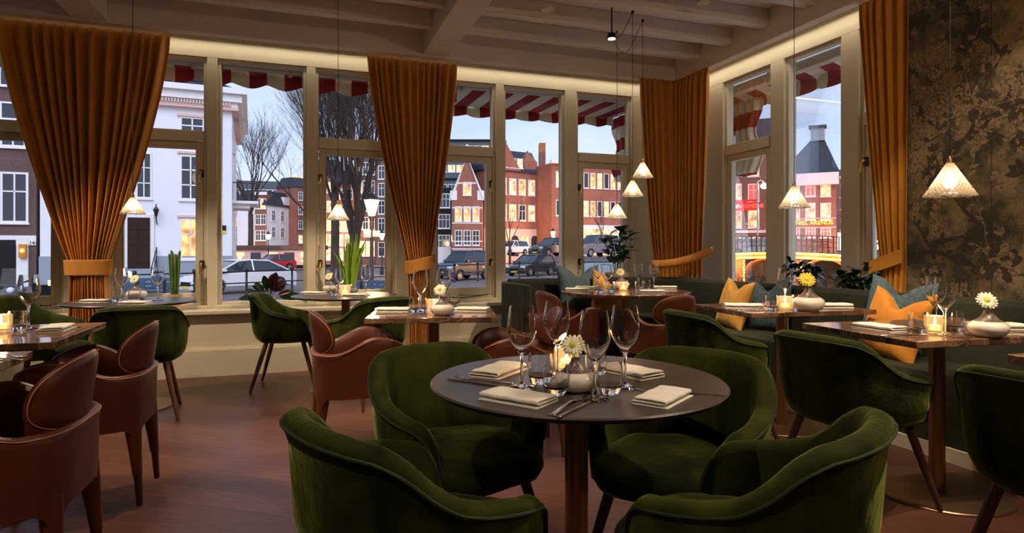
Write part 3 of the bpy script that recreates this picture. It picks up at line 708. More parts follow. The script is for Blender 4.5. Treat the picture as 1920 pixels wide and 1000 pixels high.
# ================================================================ cognac leather armchair
def leather_chair():
    t = empty('leather_armchair')
    n_ = 96; P_ = []; st = []
    legs = [R_(a) for a in (-145, -38, 38, 145)]
    def top(phi):
        a = abs(math.degrees(phi))
        if a < 55: return .575
        if a < 105: return lerp(.575, .655, sm((a-55)/50))
        if a < 132: return lerp(.655, .615, ((a-105)/27)**2)
        if a < 146: q = (a-132)/14; return lerp(.41, .615, math.sqrt(max(0, 1-q*q)))
        return .41
    for i in range(n_):
        phi = -PI+2*PI*i/n_; a = PI+phi; R = superR(a, .242, .252, 3.6); h = top(phi)
        cx, sx = math.cos(a), math.sin(a)
        zb = .335
        for g in legs:
            d_ = abs((phi-g+PI) % (2*PI)-PI); zb = min(zb, .335-.10*max(0, 1-d_/.22)**2)
        pt = lambda r, z: (cx*r, sx*r, z)
        row = [pt(.01, .36), pt(R*.6, .36), pt(R-.03, .345), pt(R-.022, zb), pt(R-.004, zb+.004)]
        for q in (.3, .6, .85): row.append(pt(R*(.985+.03*q), lerp(zb, h, q)))
        row += [pt(R*1.02, h-.006), pt(R*1.02-.008, h), pt(R*1.02-.020, h), pt(R*1.02-.028, h-.008)]
        for q in (.3, .6, 1.0): row.append(pt(R*.99-.03, lerp(h-.01, min(h-.012, .43), q)))
        row += [pt(.01, .41)]
        P_.append(row); st.append(pt(R*1.02+.0015, h-.010))
    MB().grid(P_, True).build('body', M['leather'], t, ang=60)
    lim = int(n_*(180-141)/360)
    MB().tube(st[lim:n_-lim+1], .0018, 5).build('stitching', M['stitch'], t)
    P_ = []
    for i in range(48):
        a = 2*PI*i/48; R = superR(a, .222, .20, 3.4)
        P_.append([(math.cos(a)*R*q+.01, math.sin(a)*R*q, z) for q, z in ((.95, .40), (1, .425), (.985, .45), (.93, .462), (.5, .468), (.005, .468))])
    MB().grid(P_, True).build('seat', M['leather'], t, ang=60)
    # rounded back panel, bent round the sitter
    def panel(u, v, off):      # u,v in the unit disc
        w_ = .212*u; z = .664+.120*v-.012*u*u; bend = .262
        a = w_/bend*1.05
        lean = .035*(z-.56)/.25
        r = bend+off
        return (-.222-lean+.262*(1-math.cos(a))-off*math.cos(a), r*math.sin(a)*1.0, z)
    F_ = []; B_ = []; nr, na = 8, 56
    for q in range(nr+1):
        rr = q/nr; rf = []; rb = []
        for j in range(na):
            a = 2*PI*j/na; k_ = superR(a, 1, 1, 2.35)
            u, v = rr*k_*math.cos(a), rr*k_*math.sin(a)
            if v < 0: v *= .92
            th = .016*math.sqrt(max(0, 1-rr**6))+.001
            pu = .006*(1-rr**2)
            rf.append(panel(u, v, -th-pu)); rb.append(panel(u, v, th))
        F_.append(rf); B_.append(rb)
    mb = MB(); mb.rings(F_[::-1]+B_, True, False)
    p = mb.build('backrest', M['leather'], t, ang=70)
    edge = [panel(.97*superR(2*PI*j/na, 1, 1, 2.35)*math.cos(2*PI*j/na), .97*superR(2*PI*j/na, 1, 1, 2.35)*math.sin(2*PI*j/na)*(1 if math.sin(2*PI*j/na) > 0 else .92), .0115) for j in range(na+1)]
    MB().tube(edge, .0016, 5).build('stitching', M['stitch'], p)
    for g in legs:
        a = PI+g; R = superR(a, .242, .252, 3.6)-.02; x, y = math.cos(a)*R, math.sin(a)*R; sx = math.copysign(1, x)
        lg = MB().tube([(x*.95, y*.95, .38), (x*.98, y*.98, .30), (x*1.02, y*1.01, .22), (x*1.06, y*1.03, .13)], [.034, .031, .024, .019], 14).build('leg', M['leather'], t)
        MB().tube([(x*1.06, y*1.03, .135), (x*1.10, y*1.05, .006), (x*1.10, y*1.05, 0)], [.0165, .0125, .011], 12).build('leg_tip', M['wood'], lg)
    return t
LL = 'cognac leather dining armchairs'
l1 = leather_chair(); tag(l1, 'cognac leather armchair cut off by the lower left corner of the picture', 'chair', LL)
l1.location = (-.895, 2.34, 0); l1.rotation_euler.z = R_(178)
again(l1, 'cognac leather armchair seen from behind at the left marble table', (-.885, 3.22, 0), R_(180))
again(l1, 'cognac leather armchair in profile left of the middle rectangular marble table', (.31, 3.50, 0), R_(2))
again(l1, 'cognac leather armchair at the right end of the mid-room rectangular marble table', (1.14, 3.22, 0), R_(172))
again(l1, 'cognac leather armchair at the left of the round marble table, turned away', (2.08, 4.62, 0), R_(8))
again(l1, 'cognac leather armchair with its rounded back to us before the round marble table', (2.60, 4.05, 0), R_(97))

# ================================================================ tables
def table(kind, label, x, y, rz, w_=.8, d_=.8, disc=.27, dims=None, pole=.033):
    rnd_ = kind == 'round'; marb = dims == 'marble'
    t = thing('round_table' if rnd_ else 'square_table', label, 'table', (x, y, 0), rz)
    mt = M['marble'] if marb else M['darktop']; th = .028 if marb else .016
    mb = MB()
    if rnd_:
        r = w_/2; mb.lathe([(.001, .75), (r-.004, .75), (r, .746), (r-(.004 if marb else .012), .75-th), (.001, .75-th)], 96)
    else: mb.box(-w_/2, w_/2, -d_/2, d_/2, .75-th, .75)
    mb.build('tabletop', mt, t, mods=[] if rnd_ else [('bevel', .003, 2)], ang=30)
    u = MB()
    if marb: u.lathe([(.001, .722), (.17, .722), (.17, .700), (.001, .700)], 40)
    else: u.lathe([(.001, .734), (.10, .734), (.10, .722), (.001, .722)], 32)
    u.build('support_plate', M['iron'], t)
    MB().lathe([(pole, .012), (pole, .725)], 32, cap=True).build('pole', M['brass'], t)
    MB().lathe([(.001, 0), (disc, 0), (disc, .008), (disc-.004, .012), (.001, .012)], 72).build('base_disc', M['discbrass'], t, ang=30)
    return t
x, y = c2r(.18, 1.712); T1 = table('round', 'dark round dining table in the foreground set for four', x, y, 0, .81, disc=.26, pole=.032)
T2 = table('square', 'brown marble table at the right with a candle, two wine glasses and a white gerbera', 2.775, 2.03, R_(-5), .93, .64, dims='marble', disc=.29)
T3 = table('square', 'brown marble table in the middle of the banquette row, with a yellow flower', 2.88, 3.11, R_(-5), .86, .61, dims='marble')
T7b = table('square', 'brown marble table whose corner just enters at the right edge', 2.76, 1.10, R_(-3), .93, .64, dims='marble')
T4 = table('square', 'rectangular brown marble table in the middle of the room between two leather chairs', .74, 3.54, R_(-14), .70, .68, dims='marble')
T5 = table('round', 'round brown marble table in front of the corner banquette', 2.71, 4.78, 0, 1.13, dims='marble', disc=.33)
T6 = table('round', 'dark round table by the window with the tall strap-leaved plant behind it', .348, 5.06, 0, .83)
T7 = table('round', 'dark round table by the left window, behind the green chair', -1.125, 4.96, 0, .83)
T8 = table('square', 'brown marble table at the left edge with a folded napkin at its corner', -1.29, 3.20, 0, .76, .70, dims='marble')
T9 = table('square', 'brown marble table at the left edge, nearest of the two', -1.28, 2.28, 0, .76, .70, dims='marble')
ZT_ = .75
# ================================================================ table ware
def as_mesh(mb, name, m, **k): return mb.build(name, m, None, **k)
def mk_wine():
    outer = [(.0, .0), (.034, .0), (.035, .0015), (.030, .004), (.012, .008), (.0052, .014), (.0040, .03), (.0036, .06), (.0042, .082), (.0075, .091), (.0165, .103), (.0270, .118), (.0345, .132), (.0382, .145), (.0388, .156), (.0372, .172), (.0340, .194), (.0308, .2145), (.0307, .2152)]
    inner = [(.0302, .2152), (.0333, .194), (.0365, .172), (.0380, .156), (.0374, .145), (.0335, .1325), (.0260, .119), (.0155, .1045), (.006, .0955), (.0, .0935)]
    return MB().lathe([(max(r, .0002), z) for r, z in outer+inner], 48).build('wine_glass', M['glass'], None, ang=38)
def mk_tumbler():
    outer = [(.0, .0), (.024, .0), (.028, .004), (.0315, .018), (.0335, .040), (.033, .062), (.0305, .080)]
    inner = [(.0290, .0802), (.0315, .062), (.032, .040), (.0295, .024), (.022, .017), (.0, .015)]
    return MB().lathe([(max(r, .0002), z) for r, z in outer+inner], 36).build('tumbler', M['glassthick'], None, ang=38)
def mk_candle():
    t = empty('candle_holder'); n_ = 48
    prof = [(.026, 0), (.032, .004), (.034, .03), (.034, .062), (.0325, .066), (.0305, .062), (.030, .012), (.012, .010), (.0003, .010)]
    rings = []
    for r, z in prof: rings.append([((r+(.0012 if i % 2 else 0)*(r > .031))*math.cos(2*PI*i/n_), (r+(.0012 if i % 2 else 0)*(r > .031))*math.sin(2*PI*i/n_), z) for i in range(n_)])
    MB().rings(rings, True, True).build('ribbed_glass', M['candleglass'], t)
    MB().lathe([(.019, .011), (.019, .028), (.0003, .027)], 20, cap=True).build('candle', M['wax'], t)
    MB().lathe([(.0003, .030), (.0042, .034), (.0046, .039), (.0022, .048), (.0003, .054)], 10).build('flame', M['flame'], t)
    return t
def candle_light(x, y, z, p=1.3):
    ld = bpy.data.lights.new('candle_light', 'POINT'); ld.energy = p; ld.color = (1, .58, .26); ld.shadow_soft_size = .02
    lo = bpy.data.objects.new('candle_light', ld); col.objects.link(lo); lo.location = (x, y, z+.085)
def mk_vase(petal):
    t = empty('bud_vase')
    b = MB().lathe([(.0003, 0), (.034, 0), (.046, .008), (.055, .022), (.056, .032), (.052, .042), (.040, .050)], 40).build('vase_body', M['ceramic'], t, ang=60)
    MB().lathe([(.0405, .0495), (.030, .056), (.020, .066), (.0135, .077), (.0125, .084), (.0105, .084), (.010, .07)], 32).build('vase_neck', M['speck'], t, ang=60)
    MB().tube([(0, 0, .06), (-.003, .001, .085), (-.008, -.004, .112)], .0018, 6).build('stem', M['stem'], t)
    mb = MB(); rnd = random.Random(3)
    for lay, (cnt, rr, tilt) in enumerate(((17, .030, .12), (15, .024, .30))):
        for i in range(cnt):
            a = 2*PI*(i+.5*lay)/cnt+rnd.uniform(-.06, .06); pts = []
            ca, sa = math.cos(a), math.sin(a); R = rr*rnd.uniform(.92, 1.06)
            P_ = []
            for q in (.25, .5, .75, .93, 1.0):
                wq = .0048*math.sin(PI*min(1, q*.85+.05))**.7+.0004; zz = R*q*tilt*(1-.6*q)+.001*lay
                P_.append([(ca*R*q-sa*s*wq, sa*R*q+ca*s*wq, zz-.0006*abs(s)) for s in (-1, 0, 1)])
            mb.grid(P_)
    f = mb.build('flower', petal, t, fix=False, mods=[('solid', .0006)], ang=80)
    f.location = (-.009, -.005, .116); f.rotation_euler = (1.05, .0, -TH+.1)
    c = MB().lathe([(.0003, .006), (.006, .0055), (.010, .003), (.011, 0)], 20).build('flower_centre', M['ycent'], f)
    return t
def mk_napkin(w_=.185, d_=.105):
    # linen folded in three: a strip that turns back on itself
    prof = []; L_ = d_/2; r = .0042
    cl = [(-L_, .002), (L_-r, .002)]
    cl += [(L_-r+r*math.sin(PI*i/6), .002+r*(1-math.cos(PI*i/6))) for i in range(1, 6)]
    cl += [(L_-r, .0104), (-L_+.006+r, .0106)]
    cl += [(-L_+.006+r-r*math.sin(PI*i/6), .0106+r*(1-math.cos(PI*i/6))) for i in range(1, 6)]
    cl += [(-L_+.006+r, .0190), (0, .0200), (L_-.008, .0186)]
    nx = 14; P_ = []
    for i in range(nx+1):
        x = -w_/2+w_*i/nx; wob = .0009*math.sin(i*1.1)
        P_.append([(x+.0012*math.sin(j*.9), y, z+wob*(z/.02)-.0006*(abs(i-nx/2)/(nx/2))**4*(z/.02)) for j, (y, z) in enumerate(cl)])
    return MB().grid(P_).build('folded_napkin', M['linen'], None, fix=False, mods=[('solid', .0034), ('bevel', .0006, 2)], ang=80)
def mk_fork():
    mb = MB(); P_ = []
    for x, w_, z in ((-.10, .007, .002), (-.09, .0085, .003), (-.05, .006, .004), (0, .004, .006), (.035, .0045, .007), (.05, .010, .005), (.065, .0125, .003), (.075, .0125, .003)):
        P_.append([(x, s*w_, z+.0012*(1-abs(s))) for s in (-1, -.5, 0, .5, 1)])
    mb.grid(P_)
    for i in range(4):
        y = -.0098+i*.0065; mb.grid([[(.073, y+s*.0021, .003) for s in (-1, 1)], [(.095, y+s*.0016, .004) for s in (-1, 1)], [(.108, y+s*.0008, .008) for s in (-1, 1)]])
    return mb.build('fork', M['steel'], None, fix=False, mods=[('solid', .002)], ang=80)
def mk_knife():
    mb = MB(); P_ = []
    for x, a, b in ((-.115, .006, .006), (-.105, .0085, .0085), (-.03, .006, .006), (.0, .0065, .0065), (.01, .0065, .011), (.07, .0065, .010), (.105, .0055, .004), (.112, .002, .001)):
        P_.append([(x, -a, .003), (x, 0, .0048), (x, b, .003)])
    mb.grid(P_); return mb.build('knife', M['steel'], None, fix=False, mods=[('solid', .0022)], ang=80)
GP = {'wine_glass': 'wine glasses on the set tables', 'tumbler': 'water tumblers on the set tables', 'candle_holder': 'candle glasses on the tables', 'bud_vase': 'bud vases with one gerbera', 'folded_napkin': 'folded white napkins', 'fork': 'forks laid on the tables', 'knife': 'knives laid on the tables'}
CAT = {'wine_glass': 'wine glass', 'tumbler': 'glass', 'candle_holder': 'candle', 'bud_vase': 'vase', 'folded_napkin': 'napkin', 'fork': 'fork', 'knife': 'knife'}
MK = {'wine_glass': mk_wine, 'tumbler': mk_tumbler, 'candle_holder': mk_candle, 'folded_napkin': mk_napkin, 'fork': mk_fork, 'knife': mk_knife}
proto = {}
def put(kind, px, py, label, rz=0, z=ZT_, sc_=1.0, tilt=None, petal='petal'):
    """ place one thing on a table top at the spot the photograph shows it """
    x, y = pz(px, py, z)
    key = kind+petal if kind == 'bud_vase' else kind
    if key not in proto:
        o = proto[key] = mk_vase(M[petal]) if kind == 'bud_vase' else MK[kind]()
    else: o = copy_tree(proto[key])
    o.location = (x, y, z+.0003); o.rotation_euler = (0, 0, rz-TH); o.scale = (sc_,)*3
    tag(o, label, CAT[kind], GP[kind])
    if kind == 'candle_holder': candle_light(x, y, z)
    return o
# front round table
D1 = 'on the dark front table'
put('wine_glass', 978, 728, 'wine glass at the left '+D1, sc_=1)
put('wine_glass', 1044, 706, 'wine glass at the back '+D1+', behind the flower')
put('wine_glass', 1115, 750, 'tallest-looking wine glass, nearest us '+D1, sc_=1.0)
put('wine_glass', 1172, 727, 'wine glass at the right '+D1)
put('tumbler', 1013, 719, 'water tumbler left of the vase, the farther of two there, '+D1)
put('tumbler', 1042, 740, 'water tumbler in front of the white vase, left, '+D1, sc_=.96)
put('tumbler', 1117, 705, 'water tumbler half hidden behind the vase '+D1, sc_=.9)
put('tumbler', 1143, 738, 'water tumbler in front of the vase, right, '+D1)
put('candle_holder', 1062, 695, 'lit candle glass behind the white vase '+D1, sc_=1.05)
put('bud_vase', 1080, 733, 'white vase with a speckled neck and a cream gerbera '+D1, sc_=1.0)
put('folded_napkin', 936, 700, 'folded napkin at the back left '+D1+', over the cutlery', rz=1.08, sc_=.95)
put('folded_napkin', 971, 752, 'folded napkin at the front left '+D1, rz=-.60, sc_=.90)
put('folded_napkin', 1180, 702, 'folded napkin at the back right '+D1, rz=-.93, sc_=.95)
put('folded_napkin', 1243, 751, 'folded napkin at the front right '+D1+', on top of a knife', rz=.93, sc_=.86)
put('fork', 1062, 763, 'fork with tines pointing away '+D1, rz=1.13, sc_=.92)
put('knife', 1080, 768, 'knife beside the fork at the near edge '+D1, rz=1.0, sc_=.75)
put('knife', 893, 720, 'knife at the left edge '+D1, rz=-.56, sc_=.85)
put('fork', 908, 716, 'fork next to the left-edge knife '+D1, rz=-.45+PI, sc_=.85)
put('knife', 1308, 739, 'knife sticking out to the right from under a napkin '+D1, rz=PI-.35, sc_=.6)
put('fork', 1214, 736, 'fork tines showing behind the front right napkin '+D1, rz=2.2, sc_=.45)
# right marble table
D2 = 'on the right marble table'
put('wine_glass', 1755, 618, 'wine glass behind the other '+D2, sc_=1.12)
put('wine_glass', 1771, 628, 'wine glass in front '+D2, sc_=1.12)
put('tumbler', 1722, 624, 'tumbler left of the candle '+D2, sc_=1.12)
put('tumbler', 1790, 621, 'tumbler right of the candle '+D2, sc_=1.12)
put('candle_holder', 1753, 625, 'brightly lit ribbed candle glass '+D2, sc_=1.15)
put('bud_vase', 1853, 632, 'white squat vase with white gerbera '+D2, sc_=1.3)
put('folded_napkin', 1650, 618, 'folded napkin near the chair side '+D2, rz=-1.25, sc_=1.1)
put('folded_napkin', 1868, 616, 'folded napkin behind the vase '+D2, rz=-.1, sc_=1.15)
put('knife', 1695, 630, 'knife beside the napkin '+D2, rz=.12, sc_=1)
# middle marble table
D3 = 'on the middle banquette table'
put('wine_glass', 1472, 580, 'wine glass standing '+D3, sc_=1.15)
put('tumbler', 1446, 582, 'tumbler left of the candle '+D3, sc_=1.1)
put('tumbler', 1493, 580, 'tumbler behind the vase '+D3, sc_=1.1)
put('candle_holder', 1473, 580.5, 'glowing candle glass '+D3, sc_=1.2)
put('bud_vase', 1516, 583, 'white vase with a yellow flower '+D3, sc_=1.6, petal='ypetal')
put('folded_napkin', 1392, 577, 'folded napkin at the left '+D3, rz=-.18, sc_=1.2)
put('folded_napkin', 1560, 576, 'folded napkin at the right '+D3, rz=0, sc_=1.15)
put('knife', 1418, 583, 'knife under the left napkin '+D3, rz=.1)
# rectangular table mid room
D4 = 'on the mid-room rectangular marble table'
put('wine_glass', 788, 589, 'wine glass in front of the curtain '+D4, sc_=1.15)
put('wine_glass', 832, 581, 'wine glass behind the flower '+D4, sc_=1.15)
put('tumbler', 779, 586, 'tumbler behind the left wine glass '+D4, sc_=1.1)
put('tumbler', 850, 582, 'tumbler behind the vase '+D4, sc_=1.1)
put('tumbler', 796, 584, 'second tumbler next to the left wine glass '+D4, sc_=1.0)
put('candle_holder', 814, 588, 'burning candle glass '+D4, sc_=1.2)
put('bud_vase', 829, 591, 'white vase with a cream gerbera '+D4, sc_=1.2)
put('folded_napkin', 737, 584, 'folded napkin at the left '+D4, rz=0, sc_=1.05)
put('folded_napkin', 886, 583, 'folded napkin at the right '+D4, rz=-.2, sc_=1.05)
put('fork', 750, 589, 'fork by the left napkin '+D4, rz=.1)
# round marble table
D5 = 'on the round marble table'
put('wine_glass', 1120, 544, 'leftmost wine glass '+D5, sc_=1.1)
put('wine_glass', 1138, 550, 'second wine glass from the left '+D5, sc_=1.1)
put('wine_glass', 1197, 542, 'third wine glass from the left '+D5, sc_=1.1)
put('wine_glass', 1226, 543, 'rightmost wine glass '+D5, sc_=1.1)
put('tumbler', 1125, 549, 'tumbler below the leftmost wine glass '+D5, sc_=1.1)
put('tumbler', 1144, 547, 'tumbler beside the second wine glass '+D5, sc_=1.1)
put('tumbler', 1199, 547, 'tumbler below the third wine glass '+D5, sc_=1.1)
put('tumbler', 1212, 543.5, 'tumbler left of the rightmost wine glass '+D5, sc_=1.1)
put('candle_holder', 1169, 545, 'candle glass glowing by the vase '+D5, sc_=1.1)
put('bud_vase', 1165, 542, 'white vase with a cream gerbera '+D5, sc_=1.35)
for k_, (px, py, l_, r_) in enumerate(((1082, 545, 'at the left ', -.1), (1100, 541, 'behind the left glasses ', .1), (1247, 541, 'at the right ', -.1), (1222, 549, 'at the front right ', 0))):
    put('folded_napkin', px, py, 'folded napkin '+l_+D5, rz=r_, sc_=1.1)
# window tables
D6 = 'on the round window table below the tall plant'
put('wine_glass', 637, 556, 'left wine glass '+D6, sc_=1.0); put('wine_glass', 686, 554, 'right wine glass '+D6, sc_=1.05)
put('tumbler', 626, 554, 'left tumbler '+D6, sc_=1.05); put('tumbler', 661, 552, 'right tumbler '+D6, sc_=1.05)
put('candle_holder', 647, 554, 'bright candle glass '+D6, sc_=1.2)
put('bud_vase', 619, 548, 'white vase with a pale flower '+D6, sc_=1.15)
put('folded_napkin', 588, 552, 'folded napkin at the left '+D6, rz=-.25); put('folded_napkin', 665, 556, 'folded napkin at the front '+D6, rz=0)
D7 = 'on the round table by the left window'
put('wine_glass', 228, 567, 'left wine glass '+D7, sc_=1.1); put('wine_glass', 296, 564, 'right wine glass '+D7, sc_=1.1)
put('tumbler', 219, 566, 'left tumbler '+D7, sc_=1.1); put('tumbler', 252, 566, 'tumbler in front of the vase '+D7, sc_=1.15)
put('bud_vase', 256, 561, 'white vase with a pale gerbera '+D7, sc_=1.25)
put('folded_napkin', 181, 567, 'folded napkin at the left '+D7, rz=0, sc_=.95); put('folded_napkin', 253, 570.5, 'folded napkin at the front '+D7, rz=0, sc_=.95)
put('knife', 168, 569, 'knife at the left edge '+D7, rz=0); put('fork', 302, 568, 'fork at the right '+D7, rz=-.4, sc_=.8)
D8 = 'on the left-edge marble table'
put('wine_glass', 54, 618, 'wine glass '+D8, sc_=1.15); put('tumbler', 33, 620, 'water tumbler '+D8, sc_=1.1)
put('candle_holder', 2, 622, 'candle glass glowing at the left border of the picture '+D8, sc_=1.15)
put('folded_napkin', 106, 619, 'folded napkin at the corner '+D8, rz=1.95, sc_=1.0); put('fork', 144, 615, 'fork beyond the napkin '+D8, rz=1.95, sc_=.8)
put('fork', 8, 669, 'fork on the nearest left-edge marble table', rz=-.3, sc_=.9)
put('knife', 2, 674, 'knife on the nearest left-edge marble table', rz=-.3, sc_=.9)

# ================================================================ pendant lamps
def pendant(label, x, y, zb, dia, ztop, power=1.5, src=None, swoop=None):
    t = thing('pendant_lamp', label, 'lamp', (x, y, zb), 0, 'cone-shaped cut glass pendant lamps')
    h = dia*.80; r1, r0 = dia/2, .010; n_ = 28; P_ = []; nz_ = 15
    for i in range(n_*2):
        a = PI*i/n_; row = []
        for j in range(nz_+1):
            q = j/nz_; r = lerp(r1, r0, q**.97); bumpy = .10*r1*(1-q*.75)*(1 if (i+j) % 2 else 0)
            row.append(((r+bumpy)*math.cos(a), (r+bumpy)*math.sin(a), h*q))
        P_.append(row)
    g_ = MB(); g_.grid(P_, True); g_.m = [(i//nz_+i % nz_) % 2 for i in range(len(g_.f))]
    g_.build('glass_shade', [M['shade'], M['shade2']], t, mods=[('solid', .003)], ang=15, fix=False)
    MB().ball((0, 0, h*.66), .011, 12, 8, 1.3).build('light_bulb', M['bulb'], t)
    MB().lathe([(.0105, h*.96), (.0115, h+.012), (.004, h+.03)], 12, cap=True).build('socket', M['brass'], t)
    MB().tube([(0, 0, h*.7), (0, 0, h)], .004, 6).build('lamp_stem', M['steel'], t)
    MB().tube([(0, 0, h+.02), (0, 0, ztop-zb)], .0022, 6).build('cord', M['black'], t)
    ld = bpy.data.lights.new('pendant_light', 'POINT'); ld.energy = power*1.5; ld.color = (1, .68, .38); ld.shadow_soft_size = .03
    lo = bpy.data.objects.new('pendant_light', ld); col.objects.link(lo); lo.location = (x, y, zb+h*.42)
    if swoop:   # cable hooked to the joist and looped to the ceiling outlet
        q = [Vector(p)-Vector((x, y, zb)) for p in swoop]
        MB().tube(q, .0026, 6).build('looped_cable', M['black'], t)
        MB().lathe([(.012, -.012), (.012, .006)], 12, (0, 0, ztop-zb), True).build('ceiling_hook', M['black'], t)
    return t
x, y = pd(249, 4.4); pendant('glass pendant lamp at the left, hanging by the big curtain', x, y, 1.37, .150, 3.22, 1.6)
x, y = pd(634, 4.69); pendant('glass pendant lamp above the round window table with the tall plant', x, y, 1.342, .150, 3.07, 1.6)
ox, oy = pd(1147, 5.0); oz = zat(68, 5.0)+.0
def swoop(ax, ay, az, k):
    pts = []
    for i in range(17):
        u = i/16; pts.append((lerp(ox, ax, u), lerp(oy, ay, u), lerp(oz-.0, az, u)-.16*k*math.sin(PI*u)**1.0*(1-u*.4)))
    return pts
for px, yb, dd, yt, lb, kk in ((1205, 333, 5.35, 38, 'highest', 1.5), (1186, 368, 5.15, 22, 'middle-height', .6), (1157, 410, 5.5, 57, 'lowest', .25)):
    x, y = pd(px, dd); zt = min(3.20, zat(yt, dd)); pendant(lb+' of the three glass pendants clustered above the round marble table', x, y, zat(yb, dd), .165, zt, 1.5, swoop=swoop(x, y, zt, kk))
j = thing('ceiling_outlet', 'small black ceiling outlet with a light, where the three pendant cables meet', 'outlet', (ox, oy, 0))
MB().lathe([(.030, oz+.022), (.042, oz-.02)], 20, cap=True).build('outlet_housing', M['black'], j)
MB().lathe([(.030, oz-.024), (.030, oz-.018)], 20, cap=True).build('outlet_light', M['bulb'], j)
MB().tube([(0, 0, oz+.02), (0, 0, 3.2)], .006, 6).build('outlet_stem', M['black'], j)
x, y = pd(1489, 4.0); pendant('glass pendant lamp in front of the right window, above the middle marble table', x, y, zat(390, 4.0), .176, 3.22, 2.0)
x, y = pd(1781, 2.72); pendant('glass pendant lamp in front of the floral wallpaper, above the right marble table', x, y, zat(368, 2.72), .185, 3.07, 5.5)

# ================================================================ plants indoors
def leaf_mesh(mb, o, d, up, ln, wd, fold=.25, curl=.3, n_=8):
    o = Vector(o); d = Vector(d).normalized(); s = d.cross(Vector(up)).normalized(); u = s.cross(d).normalized(); P_ = []
    for i in range(n_+1):
        q = i/n_; w_ = wd*math.sin(PI*min(1, q*.96+.02))**.8*(1-.25*q)+.001
        c = o+d*ln*q*(1-.15*q)-Vector((0, 0, 1))*ln*curl*q*q
        P_.append([tuple(c+s*w_*k+u*abs(k)*w_*fold) for k in (-1, -.5, 0, .5, 1)])
    mb.grid(P_)
def rubber():
    rnd = random.Random(5); t = thing('rubber_plant', 'large rubber plant with broad dark leaves in the corner behind the banquette', 'plant', (3.22, 5.86, .70))
    MB().lathe([(.0005, 0), (.10, 0), (.13, .16), (.12, .165), (.11, .14), (.0005, .14)], 24).build('pot', M['potw'], t)
    mb = MB(); lf = MB()
    for k_ in range(5):
        a = rnd.uniform(0, 2*PI); pts = []; x = y = 0
        hh = rnd.uniform(.28, .50)
        for i in range(6): q = i/5; pts.append((.03*math.cos(a)+.11*q*q*math.cos(a)*1.2, (.03+.08*q*q)*math.sin(a), .13+hh*q))
        mb.tube(pts, .006, 6)
        for i in range(7):
            q = .3+.7*i/6; p = Vector(pts[0]).lerp(Vector(pts[-1]), q); b = rnd.uniform(0, 2*PI)
            d = Vector((math.cos(b), math.sin(b)*.6, rnd.uniform(.15, .9)))
            leaf_mesh(lf, p, d, (0, 0, 1), rnd.uniform(.15, .24), rnd.uniform(.045, .068), .2, .25)
    # leaves kept clear of the glass
    lf.v = [(x, min(y, .21), z) for x, y, z in lf.v]
    mb.build('stems', M['stem'], t); lf.build('leaves', M['leafd'], t, fix=False, mods=[('solid', .001)], ang=80)
rubber()
def snake():
    x, y = onX and (onY(328, 6.02), 6.02); rnd = random.Random(8)
    t = thing('cylindrical_snake_plant', 'upright cylinder-leaved plant in a small pale pot on the left sill', 'plant', (x, y, .58))
    MB().lathe([(.0005, 0), (.045, 0), (.055, .12), (.062, .125), (.062, .145), (.050, .145), (.048, .12), (.0005, .12)], 24).build('pot', M['pot'], t)
    mb = MB()
    for i in range(9):
        a = 2*PI*i/9; r = .022 if i else 0; x0, y0 = r*math.cos(a), r*math.sin(a)*.9; h = rnd.uniform(.36, .40)
        mb.tube([(x0, y0, .12), (x0*1.5, y0*1.4, .12+h*.5), (x0*2.1, y0*1.7, .12+h), (x0*2.12, y0*1.7, .12+h+.008)], [.0085, .0105, .008, .002], 8)
    mb.build('leaves', M['snake'], t)
snake()
def strap():
    rnd = random.Random(21); x, y = onY(655, 6.0), 6.0
    t = thing('sansevieria', 'tall bright green strap-leaved plant in a pot on the window sill', 'plant', (x, y, .58))
    MB().lathe([(.0005, 0), (.07, 0), (.085, .15), (.078, .155), (.072, .12), (.0005, .12)], 24).build('pot', M['potw'], t)
    mb = MB()
    for i in range(26):
        a = rnd.uniform(0, 2*PI); r = rnd.uniform(0, .05); h = rnd.uniform(.34, .60); sp = rnd.uniform(.1, 1)**2*.17
        ln = 12; P_ = []; w_ = rnd.uniform(.012, .018); tw = rnd.uniform(-.6, .6)
        for j_ in range(ln+1):
            q = j_/ln; cx = math.cos(a)*(r+sp*q**1.6); cy = math.sin(a)*(r+sp*.35*q**1.6)*.7; cy = min(cy, .075)
            ww = w_*(1-q**4)*(.7+.5*math.sin(PI*q))+.0006; b = tw+q*.7
            P_.append([(cx+k*ww*math.cos(b), cy+k*ww*math.sin(b)*.6+.003*abs(k), .12+h*q-(.05*q**3 if sp > .1 else 0)) for k in (-1, 0, 1)])
        mb.grid(P_)
    mb.build('leaves', M['leafg'], t, fix=False, mods=[('solid', .0015)], ang=80)
strap()
